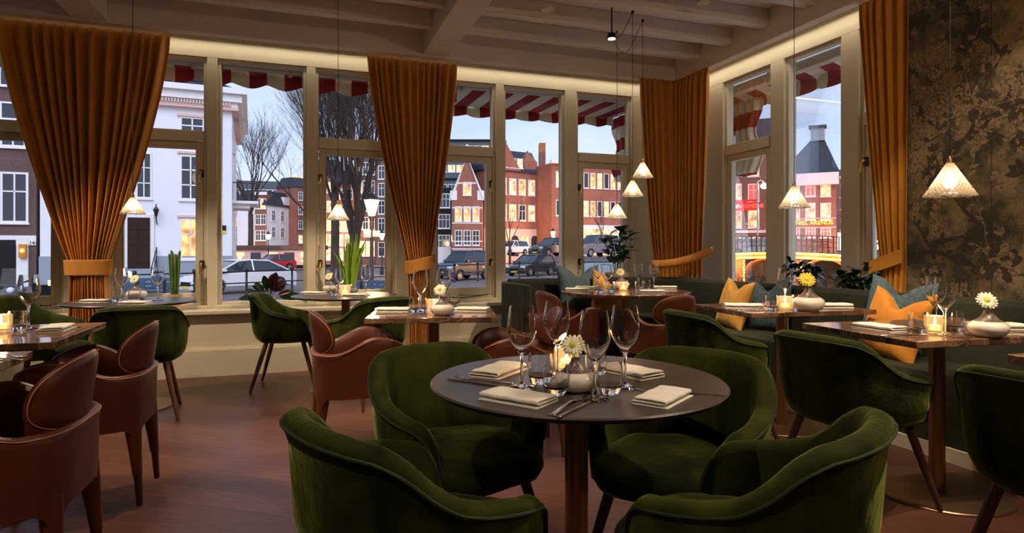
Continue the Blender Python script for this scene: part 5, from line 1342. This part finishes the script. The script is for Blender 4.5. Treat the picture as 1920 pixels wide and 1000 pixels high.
# ---- bridge
A = Vector(pd(1340, 43)); B = Vector(pd(1740, 36)); d = (B-A); Wd = d.length
br = thing('canal_bridge', 'arched canal bridge trimmed with rows of amber bulbs, behind the right windows', 'bridge', (A.x, A.y, 0), math.atan2(d.y, d.x))
def zb(u): return 1.02-1.6*(u-.33)**2     # deck height along the bridge
ns = 48; t = MB()
t.rings([[(Wd*i/ns, 0, zb(i/ns)-.42), (Wd*i/ns, 7, zb(i/ns)-.42), (Wd*i/ns, 7, zb(i/ns)), (Wd*i/ns, 0, zb(i/ns))] for i in range(ns+1)]); t.build('deck', M['brickb'], br)
t = MB(); t.rings([[(Wd*i/ns, -.05, zb(i/ns)-.50), (Wd*i/ns, .02, zb(i/ns)-.50), (Wd*i/ns, .02, zb(i/ns)-.04), (Wd*i/ns, -.05, zb(i/ns)-.04)] for i in range(ns+1)]); t.build('fascia', M['orangew'], br)
t = MB(); pts = []
for x0, x1 in ((-.4, Wd*.16), (Wd*.37, Wd*.45), (Wd*.66, Wd*.74), (Wd*.95, Wd+.5)): t.box(x0, x1, .15, 6.9, GZ-.1, .45)
t.build('pier', M['orangew'], br, smooth=False)
t = MB()
for a0, a1 in ((.16, .37), (.45, .66), (.74, .95)):
    P_ = []
    for i in range(17):
        q = i/16; x = Wd*lerp(a0, a1, q); z = lerp(-.4, .55, math.sqrt(max(0, 1-(2*q-1)**2))*.95)
        P_.append([(x, .15, z), (x, 6.9, z)])
    t.grid(P_)
t.build('arch_vault', M['orangew'], br, mods=[('solid', .1)])
t = MB()
for i in range(41): u = i/40; t.box(Wd*u-.035, Wd*u+.035, -.02, .05, zb(u), zb(u)+1.05)
for hh in (1.05, .70, .35): t.tube([(Wd*i/ns, .015, zb(i/ns)+hh) for i in range(ns+1)], .03 if hh > 1 else .018, 5)
t.build('railing', M['iron'], br)
bl = [(Wd*(i+.5)/96+.06*k, -.12, zb((i+.5)/96)-.12-.27*k) for k in (1, 0) for i in range(4, 90)]
bl += [(Wd*uu, -.02, .35-.2*k) for uu in (.16, .37, .45, .66, .74) for k in range(6)]
bulbs(bl, .068, br, M['fairy'])
for uu in (.1, .3, .5, .7, .9):
    ld = bpy.data.lights.new('bridge_glow', 'POINT'); ld.energy = 260; ld.color = (1, .5, .12); ld.shadow_soft_size = .06
    lo = bpy.data.objects.new('bridge_glow', ld); col.objects.link(lo); p = br.matrix_basis @ Vector((Wd*uu, -.9, .1)); lo.location = p

# ================================================================ lanterns and lamps outside
def glow(x, y, z, p, c=(1, .62, .3), r=.06):
    ld = bpy.data.lights.new('street_light', 'POINT'); ld.energy = p; ld.color = c; ld.shadow_soft_size = r
    lo = bpy.data.objects.new('street_light', ld); col.objects.link(lo); lo.location = (x, y, z)
def lantern(label, px, d, ytop, yglow, p=200, size=1.0, z0=GZ, sign=False):
    x, y = pd(px, d); zg = zat(yglow, d)
    t = thing('street_lantern', label, 'street lamp', (x, y, z0), 0, 'lanterns along the canal'); g = zg-z0; s = size
    MB().lathe([(.16*s, 0), (.16*s, .5), (.07*s, .6), (.05*s, g-.45*s)], 12, cap=True).build('post', M['iron'], t)
    MB().lathe([(.10*s, g-.30*s), (.24*s, g+.22*s)], 6, cap=True).build('lamp_glass', M['lamp'], t, smooth=False)
    m = MB(); m.lathe([(.29*s, g+.22*s), (.22*s, g+.32*s), (.06*s, g+.44*s), (.05*s, g+.55*s), (.001, g+.62*s)], 6); m.lathe([(.05*s, g-.46*s), (.12*s, g-.30*s)], 6, cap=True)
    for i in range(6): a = PI*i/3; m.tube([(.105*s*math.cos(a), .105*s*math.sin(a), g-.30*s), (.25*s*math.cos(a), .25*s*math.sin(a), g+.22*s)], .014*s, 4)
    m.build('lamp_cage', M['iron'], t)
    if sign:
        m = MB().box(-.26, -.03, -.07, -.05, g-.95, g-.72); m.box(.02, .24, -.07, -.05, g-.93, g-.74); m.build('sign_plate', M['plinth'], t, smooth=False)
    glow(x+.0, y-.5, zg-.1, p); return t
lantern('bright old street lantern with small sign plates, beyond the second window table', 697, 19.0, 372, 388, 160, .95, sign=True)
lantern('small lit street lantern to the right of the bright one', 716, 46, 430, 443, 220, .9)
lantern('small lit lantern in front of the white house across the water', 503, 62, 440, 444, 400, 1.0)
lantern('lit lantern left of the long brick building', 1037, 62, 430, 439, 300, 1.1, z0=0)
for i, (px, py, d, p) in enumerate(((852, 447, 70, 90), (868, 449, 70, 90), (886, 447, 70, 90))):
    x, y = pd(px, d); t = thing('wall_floodlight', ('leftmost', 'middle', 'rightmost')[i]+' of the three dazzling lights at the foot of the gabled house', 'light', (x, y, 0), 0, 'floodlights under the gabled house')
    z = zat(py, d); MB().ball((0, 0, z), .32, 10, 8).build('flood_bulb', M['lamp'], t); MB().tube([(0, 0, GZ), (0, 0, z-.3)], .05, 6).build('flood_post', M['iron'], t); glow(x, y-1, z, p)
for lb, px, py, d, z0 in (('tall mast lamp flaring by the red lit theatre building', 1433, 349, 45, .4), ('tall mast lamp flaring beside the right window post', 1626, 379, 48, .4)):
    x, y = pd(px, d); t = thing('street_mast_lamp', lb, 'street lamp', (x, y, z0)); z = zat(py, d)-z0
    MB().tube([(-.6, 0, 0), (-.6, 0, z+.3), (-.3, 0, z+.45), (0, 0, z+.25)], .06, 8).build('mast', M['steel'], t); MB().ball((0, 0, z), .26, 10, 8, .8).build('lamp_head', M['lamp'], t); glow(x, y-.5, z+z0-.2, 220, (1, .55, .22))
x, y = pd(1640, 52); t = thing('market_light', 'cluster of glaring lights low in the far street at the right window', 'light', (x, y, .5))
m = MB()
for i in range(7): m.ball((.5*math.sin(i*2.1), .2*i, .9+.45*math.cos(i*1.7)), .22, 8, 6)
m.build('light_bulbs', M['lamp'], t); MB().tube([(0, 0, -.3), (0, 0, .9)], .05, 6).build('light_post', M['iron'], t); glow(x, y-1, 1.6, 150)
x, y = pd(241, 20.0); z = zat(515, 20)
t = thing('garden_lamp', 'low amber lamp flaring by the benches beyond the left window', 'light', (x, y, GZ)); MB().tube([(0, 0, 0), (0, 0, z-GZ)], .04, 8).build('lamp_post', M['iron'], t)
MB().ball((0, 0, z-GZ), .10, 10, 8).build('lamp_globe', M['lamp'], t); glow(x, y-.3, z+.1, 90, (1, .55, .2))
# shop windows washing the street
for px, d, z, p in ((610, 80, 3, 825), (650, 80, 3, 825), (960, 64, 3, 660), (1090, 62, 4, 660), (460, 84, 3, 300), (1520, 50, 4, 577), (1400, 54, 3.4, 495)):
    x, y = pd(px, d); glow(x, y, z, p, (1, .55, .22) if px < 1300 else (1, .35, .16), .06)

# ================================================================ railing along the quay
A = Vector(c2r(-14.6, 20.0)); B = Vector(c2r(5.5, 46.8)); d = B-A; Ln = d.length
t = thing('quay_railing', 'long black iron railing with ball-topped posts along the parked cars', 'railing', (A.x, A.y, GZ), math.atan2(d.y, d.x))
n_ = 17
for i in range(n_):
    x = Ln*i/(n_-1); MB().lathe([(.07, 0), (.07, .12), (.045, .16), (.045, .45), (.06, .48), (.04, .52), (.04, .96), (.07, 1.0), (.085, 1.06), (.05, 1.13), (.001, 1.14)], 10, (x, 0, 0)).build('post', M['iron'], t)
for z in (.98, .52): MB().tube([(0, 0, z), (Ln, 0, z)], .028, 6).build('rail', M['iron'], t)
# benches
def bench(label, px, d, rz):
    x, y = pd(px, d); t = thing('street_bench', label, 'bench', (x, y, GZ), rz, 'blue slatted street benches')
    for i in range(4): MB().box(-.95, .95, .0, .035, .50+.13*i, .60+.13*i).build('back_slat', M['benchb'], t)
    for i in range(3): MB().box(-.95, .95, -.42+.14*i, -.30+.14*i, .42, .455).build('seat_slat', M['benchb'], t)
    for s in (-.75, .75): MB().hexa([(s-.03, -.4, 0), (s+.03, -.4, 0), (s+.03, .1, 0), (s-.03, .1, 0), (s-.03, -.35, .42), (s+.03, -.35, .42), (s+.03, .06, .95), (s-.03, .06, .95)]).build('leg', M['iron'], t)
M['benchb'] = mat('blue_bench_paint', (.05, .085, .15), .5)
bench('blue bench behind the railing, at the centre of the left window', 262, 19.0, -TH+PI+.1); bench('blue bench beside the first one, in the left of the left window', 208, 18.2, -TH+PI+.15); bench('blue slatted bench right of the street lantern', 722, 17.5, -TH+PI-.3)
# ================================================================ cars
def car(label, px, d, head, paint, L_=4.4, H_=1.45, kind='hatch', z=GZ, name='car'):
    """ local +x is the front """
    x, y = pd(px, d); t = thing(name, label, 'car', (x, y, z), head, 'cars parked along the canal')
    a = L_/2; g = .20
    if kind == 'sedan': belt = .62; roof = [(-.80*a, .68), (-.42*a, .97), (-.05*a, 1.0), (.18*a, .97), (.62*a, .64)]; bod = [(-a, .34), (-a, .55), (-.93*a, .68), (-.3*a, .66), (.5*a, .62), (.85*a, .54), (.98*a, .42), (a, .30)]
    elif kind == 'suv': belt = .60; roof = [(-.93*a, .62), (-.86*a, .97), (-.2*a, 1.0), (.10*a, .97), (.42*a, .62)]; bod = [(-a, .28), (-a, .58), (-.95*a, .62), (.42*a, .62), (.88*a, .55), (.99*a, .42), (a, .26)]
    else: belt = .58; roof = [(-.92*a, .60), (-.78*a, .95), (-.30*a, 1.0), (.10*a, .97), (.50*a, .60)]; bod = [(-a, .28), (-a, .50), (-.94*a, .62), (-.2*a, .60), (.50*a, .59), (.86*a, .50), (.98*a, .38), (a, .26)]
    Wh = .88; wr = .33; xs_ = (-.60*a, .62*a)
    low = []
    for xc in xs_[::-1]:
        low += [(xc+(wr+.07)*math.cos(q*PI/8), g+.12+(wr+.03)*math.sin(q*PI/8)*1.0) for q in range(0, 9)]
    prof = [(px_*1.0, pz_*H_) for px_, pz_ in bod]+[(a*.985, g)]+[(low[0][0], g)]+low+[(-a*.985, g)]
    # order: the body top from back to front, then the underside front to back
    mb = MB(); rings = []
    for yy, s, dz in ((-Wh, .965, 0), (-Wh+.06, 1, 0), (Wh-.06, 1, 0), (Wh, .965, 0)):
        rings.append([(qx*s, yy, (qz-.6)*(.96 if abs(yy) == Wh else 1)+.6) for qx, qz in prof])
    mb.rings(rings); body = mb.build('body', paint, t, mods=[('bevel', .03, 2)], ang=35)
    rf = [(qx, qz*H_) for qx, qz in roof]
    def cab(inset_b, inset_t, shrink, nm, m, zlo=0, par=None):
        zb_, zt_ = rf[0][1], max(r[1] for r in rf); rings = []
        for sgn in (-1, 1):
            rr = []
            for qx, qz in rf:
                k = (qz-zb_)/(zt_-zb_); rr.append((qx*shrink, sgn*(lerp(Wh-inset_b, Wh-inset_t, k)), qz-zlo))
            rings.append(rr)
        return MB().rings(rings).build(nm, m, par or t, mods=[('bevel', .05, 2)], ang=35)
    cab(.05, .22, 1.0, 'cabin_glass', M['carglass'])
    rt = MB(); zt_ = max(r[1] for r in rf)
    def pl(p, q, w0, w1, th=.05): rt.tube([p, q], [w0, w1], 6)
    top = rf[1:4]
    P_ = [[(qx, (Wh-.22)*k, qz+.012+.012*(1-k*k)) for k in (-1, -.5, 0, .5, 1)] for qx, qz in top]; rt.grid(P_)
    rp_ = rt.build('roof_panel', paint, t, mods=[('solid', .04)])
    pil = MB()
    for sgn in (-1, 1):
        pts = [(qx, sgn*lerp(Wh-.05, Wh-.22, (qz-rf[0][1])/(zt_-rf[0][1])), qz) for qx, qz in rf]; pil.tube(pts, .035, 6)
        mx_ = -.08*a; k = 1; pil.tube([(mx_, sgn*(Wh-.05), rf[0][1]), (mx_, sgn*(Wh-.215), zt_)], .035, 6)
        pil.box(rf[-1][0]-.15, rf[-1][0]-.35, sgn*(Wh-.02), sgn*(Wh+.12), rf[-1][1]+.02, rf[-1][1]+.14)
    pil.build('pillars_and_mirrors', paint, t)
    for xc in xs_:
        for sgn in (-1, 1):
            w_ = MB(); n_ = 24
            w_.rings([[(xc+r*math.cos(2*PI*i/n_), sgn*yy, wr+r*math.sin(2*PI*i/n_)) for i in range(n_)] for r, yy in ((wr-.03, Wh-.20), (wr, Wh-.17), (wr, Wh-.02), (wr-.03, Wh+.005), (wr-.09, Wh+.005))]); wh = w_.build('wheel', M['tyre'], t)
            r_ = MB(); 
            for i in range(10):
                a_ = 2*PI*i/10; r_.hexa([(xc+.03*math.cos(a_-.9), sgn*(Wh-.02), wr+.03*math.sin(a_-.9)), (xc+.235*math.cos(a_-.12), sgn*(Wh-.02), wr+.235*math.sin(a_-.12)), (xc+.235*math.cos(a_+.12), sgn*(Wh-.02), wr+.235*math.sin(a_+.12)), (xc+.03*math.cos(a_+.9), sgn*(Wh-.02), wr+.03*math.sin(a_+.9)), (xc+.03*math.cos(a_-.9), sgn*(Wh+.014), wr+.03*math.sin(a_-.9)), (xc+.235*math.cos(a_-.12), sgn*(Wh+.014), wr+.235*math.sin(a_-.12)), (xc+.235*math.cos(a_+.12), sgn*(Wh+.014), wr+.235*math.sin(a_+.12)), (xc+.03*math.cos(a_+.9), sgn*(Wh+.014), wr+.03*math.sin(a_+.9))])
            r_.build('wheel_spokes', M['rim'], wh, smooth=False)
    for sgn in (-1, 1):
        MB().box(a*.90, a*.985, sgn*(Wh-.36), sgn*(Wh-.04), .40*H_, .49*H_).build('headlamp', M['head'], t, mods=[('bevel', .02)])
        MB().box(-a*.995, -a*.93, sgn*(Wh-.26), sgn*(Wh-.02), .46*H_, .58*H_).build('tail_lamp', M['tail'], t, mods=[('bevel', .02)])
    MB().box(a*.97, a*1.0, -.42, .42, .26*H_, .38*H_).build('grille', M['black'], t, mods=[('bevel', .02)])
    MB().box(a*.985, a*1.005, -.26, .26, .19*H_, .25*H_).build('number_plate', M['ypetal'], t); MB().box(-a*1.005, -a*.985, -.26, .26, .30*H_, .38*H_).build('number_plate', M['ypetal'], t)
    return t
qa = math.atan2(d_ if False else (B-A).y, (B-A).x)
car('white low saloon car parked side-on behind the railing, left of centre', 449, 26.9, qa+PI, P('white_car_paint', (.82, .83, .86)), 4.65, 1.43, 'sedan')
car('small red hatchback parked beyond the white car', 512, 54, qa+PI, P('red_car_paint', (.55, .02, .02)), 3.6, 1.48, 'hatch')
car('blue grey van-like car parked behind the railing under the gabled house', 868, 38.4, qa+PI, P('grey_blue_paint', (.05, .065, .09)), 4.1, 1.80, 'suv')
car('black hatchback parked behind the railing in the middle window', 996, 44.6, qa+PI, P('black_car_paint', (.012, .012, .016)), 4.2, 1.52, 'hatch')
car('dark people carrier behind the black hatchback', 1036, 54, qa+PI-.2, P('dark_blue_paint', (.03, .035, .05)), 4.4, 1.65, 'suv', z=.55)
car('white car behind the black hatchback, further up the street', 958, 62, qa+PI, P('white_car_paint', (.8, .8, .84)), 4.3, 1.5, 'suv', z=.55)
car('silver grey off-road car at the foot of the bridge', 1116, 50.5, qa+PI-.25, P('silver_grey_paint', (.16, .15, .16)), 4.6, 1.8, 'suv', z=.55)
car('pale car crossing the bridge behind its railing', 1405, 50, -TH+PI, P('silver_paint', (.4, .4, .45)), 4.2, 1.5, 'hatch', z=.55)
# quay kiosk and low sheds
t = thing('canal_boat', 'long low houseboat with a brown roof edge moored behind the red car', 'boat', (*pd(430, 66), GZ), -TH)
MB().box(0, 9.5, 0, 3, .2, 1.9).build('cabin', M['trimp'], t, smooth=False); MB().box(-.2, 9.7, -.3, 3.2, 1.9, 2.35).build('roof', mat('brown_boat_roof', (.10, .045, .03), .6), t, smooth=False); MB().box(-.6, 10, -.2, 3.1, -.2, .25).build('hull', M['black'], t, smooth=False)
for i in range(5): MB().box(.5+1.8*i, 1.6+1.8*i, -.03, 0, .6, 1.6).build('cabin_window', M['dpane'] if i % 2 else LITS[2], t, smooth=False)
t = thing('waste_container', 'grey street container in front of the off-road car', 'container', (*pd(1120, 36), GZ), -TH+.3)
MB().box(-1.1, 1.1, -.7, .7, .05, 1.15).build('container_body', M['plinth'], t, mods=[('bevel', .08, 3)]); MB().box(-1.15, 1.15, -.75, .75, 1.15, 1.3).build('container_lid', M['modern'], t, mods=[('bevel', .05, 3)])
def bike(label, px, d, z, rz):
    t = thing('bicycle', label, 'bicycle', (*pd(px, d), z), rz, 'bicycles along the canal')
    for x in (-.52, .52): MB().tube([(x+.33*math.cos(2*PI*i/20), 0, .34+.33*math.sin(2*PI*i/20)) for i in range(21)], .02, 5).build('wheel', M['tyre'], t)
    f = MB()
    for p, q in (((-.52, 0, .34), (-.12, 0, .32)), ((-.12, 0, .32), (-.22, 0, .88)), ((-.22, 0, .80), (.36, 0, .82)), ((-.12, 0, .32), (.36, 0, .78)), ((.52, 0, .34), (.34, 0, .95)), ((-.52, 0, .34), (-.2, 0, .75))): f.tube([p, q], .022, 5)
    f.build('frame', M['iron'], t); MB().tube([(.3, -.28, 1.0), (.36, -.1, 1.02), (.36, .1, 1.02), (.3, .28, 1.0)], .018, 5).build('handlebar', M['iron'], t); MB().box(-.36, -.1, -.07, .07, .87, .93).build('saddle', M['black'], t, mods=[('bevel', .02)])
bike('bicycle leaning by the first tree trunk beyond the second window table', 612, 21, GZ, .4); bike('bicycle parked in front of the bench by the street lantern', 742, 22, GZ, 0)
bike('bicycle against the bridge railing, left', 1530, 39.0, .80, -.4); bike('bicycle on the bridge in the right window', 1645, 38.2, .55, -.4); bike('second bicycle on the bridge in the right window', 1662, 37.6, .5, -.3)
t = thing('planter_tub', 'dark tub planter with a small lit candle jar on it, beyond the far left window', 'planter', (*pd(96, 15), GZ), -TH)
MB().lathe([(.20, 0), (.34, .98), (.37, 1.0), (.33, 1.0), (.30, .9), (.001, .9)], 20).build('tub', M['black'], t); MB().lathe([(.06, .9), (.07, 1.12), (.001, 1.12)], 16).build('candle_jar', M['lpane'], t)
t = thing('motor_scooter', 'dark motor scooter with a clear windscreen parked beyond the far left window', 'scooter', (*pd(26, 15), GZ), -TH-1.0)
for x in (-.6, .62): MB().tube([(x+.2*math.cos(2*PI*i/16), 0, .24+.2*math.sin(2*PI*i/16)) for i in range(17)], .05, 8).build('wheel', M['tyre'], t)
m = MB(); m.prism_y([(-.75, .45), (-.7, .72), (-.1, .76), (0, .38), (.3, .34), (.42, .98), (.52, .98), (.60, .45), (.3, .24), (-.45, .26)], -.15, .15); m.build('body', P('scooter_paint', (.03, .04, .08)), t, mods=[('bevel', .05, 3)])
MB().prism_y([(-.72, .74), (-.66, .84), (-.1, .82), (-.08, .76)], -.14, .14).build('saddle', M['black'], t, mods=[('bevel', .03, 2)]); MB().tube([(.38, -.32, 1.05), (.44, 0, 1.0), (.38, .32, 1.05)], .02, 6).build('handlebar', M['iron'], t)
MB().hexa([(.50, -.2, .98), (.52, -.2, .98), (.52, .2, .98), (.50, .2, .98), (.34, -.17, 1.42), (.36, -.17, 1.42), (.36, .17, 1.42), (.34, .17, 1.42)]).build('windscreen', M['pane'], t); MB().ball((.55, 0, .9), .08, 10, 6).build('headlamp', M['head'], t)
# ================================================================ bare trees
def tree(label, px, d, seed, H_, r0, fork, spread=.5, lean=0, z0=GZ, depth=6, name='bare_tree', n0=5):
    rnd = random.Random(seed); x, y = pd(px, d); t = thing(name, label, 'tree', (x, y, z0), -TH, 'leafless winter trees on the quay')
    pts = [(0, 0, 0), (lean*.2, 0, fork*.35), (lean*.55, .05, fork*.7), (lean, 0, fork)]
    MB().tube(pts, [r0*1.25, r0, r0*.95, r0*.92], 12).build('trunk', M['trunk'], t)
    mb = MB()
    def grow(p, dr, ln, r, dep):
        q = [p]; n_ = 4
        for i in range(n_):
            dr = (dr+Vector((rnd.uniform(-.16, .16), rnd.uniform(-.16, .16), rnd.uniform(-.02, .12)))).normalized(); q.append(q[-1]+dr*ln/n_)
        mb.tube(q, [r*(1-.45*i/n_) for i in range(n_+1)], 5 if dep > 3 else (4 if dep > 1 else 3), cap=False)
        if dep == 0: return
        for k in range(rnd.choice((2, 3))):
            a = rnd.uniform(0, 2*PI); s = rnd.uniform(.3, .75)*spread*1.4
            nd = (dr+Vector((math.cos(a)*s, math.sin(a)*s, rnd.uniform(-.1, .3)))).normalized()
            grow(q[rnd.choice((2, 3, 4))], nd, ln*rnd.uniform(.6, .85), r*.50, dep-1)
        grow(q[-1], dr, ln*.75, r*.6, dep-1)
    for k in range(n0):
        a = 2*PI*k/n0+rnd.uniform(-.4, .4); s = spread*rnd.uniform(.3, 1)
        grow(Vector(pts[-1])-Vector((0, 0, rnd.uniform(0, fork*.12))), Vector((math.cos(a)*s, math.sin(a)*s, 1)).normalized(), (H_-fork)*rnd.uniform(.30, .42), r0*.42, depth-2)
    mb.build('branches', M['branch'], t, fix=False)
tree('slim bare tree whose trunk stands left of the street lantern', 628, 24, 3, 9.0, .17, 4.1, .55, n0=4, depth=7)
tree('large bare tree with a forked trunk right behind the strap-leaved plant', 668, 21, 12, 9.5, .24, 1.9, .42, lean=-.05, n0=6, depth=8)
tree('bare tree hidden by the window post, its twigs reaching into the large left window', 590, 26, 31, 8.6, .11, 3.2, .95, n0=4, depth=7)
tree('bare tree beyond the canal railing with crown left of the first post', 470, 70, 8, 17, .3, 6, .7, n0=5)
tree('small bare tree in front of the red brick house with arched windows', 956, 58, 5, 8, .12, 2.5, .4, n0=3, depth=4)
tree('thin bare tree in front of the long brick office building', 1128, 52, 6, 7, .10, 2.5, .3, n0=3, depth=4)
def bush(label, px0, px1, d, n_, hmax, seed):
    rnd = random.Random(seed); x, y = pd((px0+px1)/2, d); t = thing('bare_shrub', label, 'shrub', (x, y, GZ), -TH, 'bare twiggy shrubs on the quay'); mb = MB(); w_ = (px1-px0)/F*d
    for i in range(n_):
        x0 = rnd.uniform(-.5, .5)*w_; p = Vector((x0, rnd.uniform(-.3, .3), 0)); dr = Vector((rnd.uniform(-.9, .9), rnd.uniform(-.4, .4), 1)).normalized(); q = [p]
        for k in range(5): dr = (dr+Vector((rnd.uniform(-.3, .3), rnd.uniform(-.3, .3), rnd.uniform(-.25, .1)))).normalized(); q.append(q[-1]+dr*hmax/5)
        mb.tube(q, [.022, .018, .014, .01, .007, .004], 4, cap=False)
    mb.build('twigs', M['branch'], t, fix=False)
bush('tangle of bare twigs below the bridge in the first right window', 1372, 1450, 26, 46, 1.5, 2)
bush('tangle of bare twigs below the bridge in the middle right window', 1475, 1590, 24, 46, 1.4, 4)
bush('tangle of bare twigs below the bridge by the golden curtain', 1600, 1720, 22, 46, 1.4, 7)

# ================================================================ striped awnings on the outside of the windows
def awning(label, X0, X1, drop, proj, axis='Y', side=None, vh=.16, zt_=2.88):
    W_ = X1-X0
    if axis == 'Y': loc, rz = (X0, YB+.16, 0), 0
    else: loc, rz = (XR+.16, X1, 0), -PI/2
    t = thing('striped_awning', label, 'awning', loc, rz, 'red and cream striped awnings over the windows')
    zt = zt_
    MB().box(0, W_, 0, .10, zt-.07, zt+.02).build('awning_case', M['awnbox'], t, mods=[('bevel', .01)])
    bk = MB()
    for i in range(max(2, int(W_/.8))+1): x = min(W_-.03, i*W_/max(2, int(W_/.8))); bk.box(x, x+.03, -.01, .12, zt-.09, zt+.05)
    bk.build('brackets', M['awnbox'], t, smooth=False)
    MB().grid([[(0, .06, zt-.05), (0, .06+proj*.5, zt-.05-drop*.5), (0, .06+proj, zt-.05-drop)], [(W_, .06, zt-.05), (W_, .06+proj*.5, zt-.05-drop*.5), (W_, .06+proj, zt-.05-drop)]]).build('cloth', M['awn'], t, mods=[('solid', .006)])
    P_ = []; n_ = int(W_/.02)
    for i in range(n_+1):
        x = W_*i/n_; sc_ = .035*abs(math.sin(PI*x/.32)); z1 = zt-.05-drop
        P_.append([(x, .06+proj+.012*math.sin(x*21), z1), (x, .07+proj+.02*math.sin(x*21), z1-vh*.5), (x, .06+proj+.025*math.sin(x*21), z1-vh+.035-sc_)])
    MB().grid(P_).build('valance', M['awn'], t, mods=[('solid', .006)], ang=80)
    if side is not None:
        P_ = []; z1 = zt-.06
        for i in range(41):
            q = i/40; y = .05+proj*.98*q; l_ = 1; row = []
            for j in range(25): v = j/24; e = (.09*math.sin(v*PI*3.2))*q; row.append((side*W_+.03*math.sin(q*22)*(.4+v), y+e*.8, z1-drop*q-v*.85))
            P_.append(row)
        MB().grid(P_).build('side_curtain', M['awnx'], t, mods=[('solid', .006)], ang=80)
    return t
awning('awning over the left windows, mostly rolled in', -3.5, 1.6, .02, .10, vh=.14, zt_=2.89)
awning('awning over the middle bay, rolled out towards the corner', 1.62, 3.95, -.02, .95, side=1.0, vh=.13, zt_=2.90)
awning('awning outside the right-hand windows, rolled out a little', 3.0, 5.75, .05, .16, 'X', vh=.14, zt_=2.82)
t = thing('awning_side_curtain', 'bundled striped awning cloth hanging at the corner, seen through the first right window', 'awning', (XR+.22, 5.40, 0), -PI/2)
P_ = []
for i in range(61):
    q = i/60; x = -.30+.52*q; row = []
    for j in range(25): v = j/24; row.append((x+(.055*math.sin(v*PI*3.1+.6))*q, .12+.035*math.sin(q*34), 2.70-v*.80))
    P_.append(row)
MB().grid(P_).build('side_cloth', M['awnx'], t, mods=[('solid', .006)], ang=80)
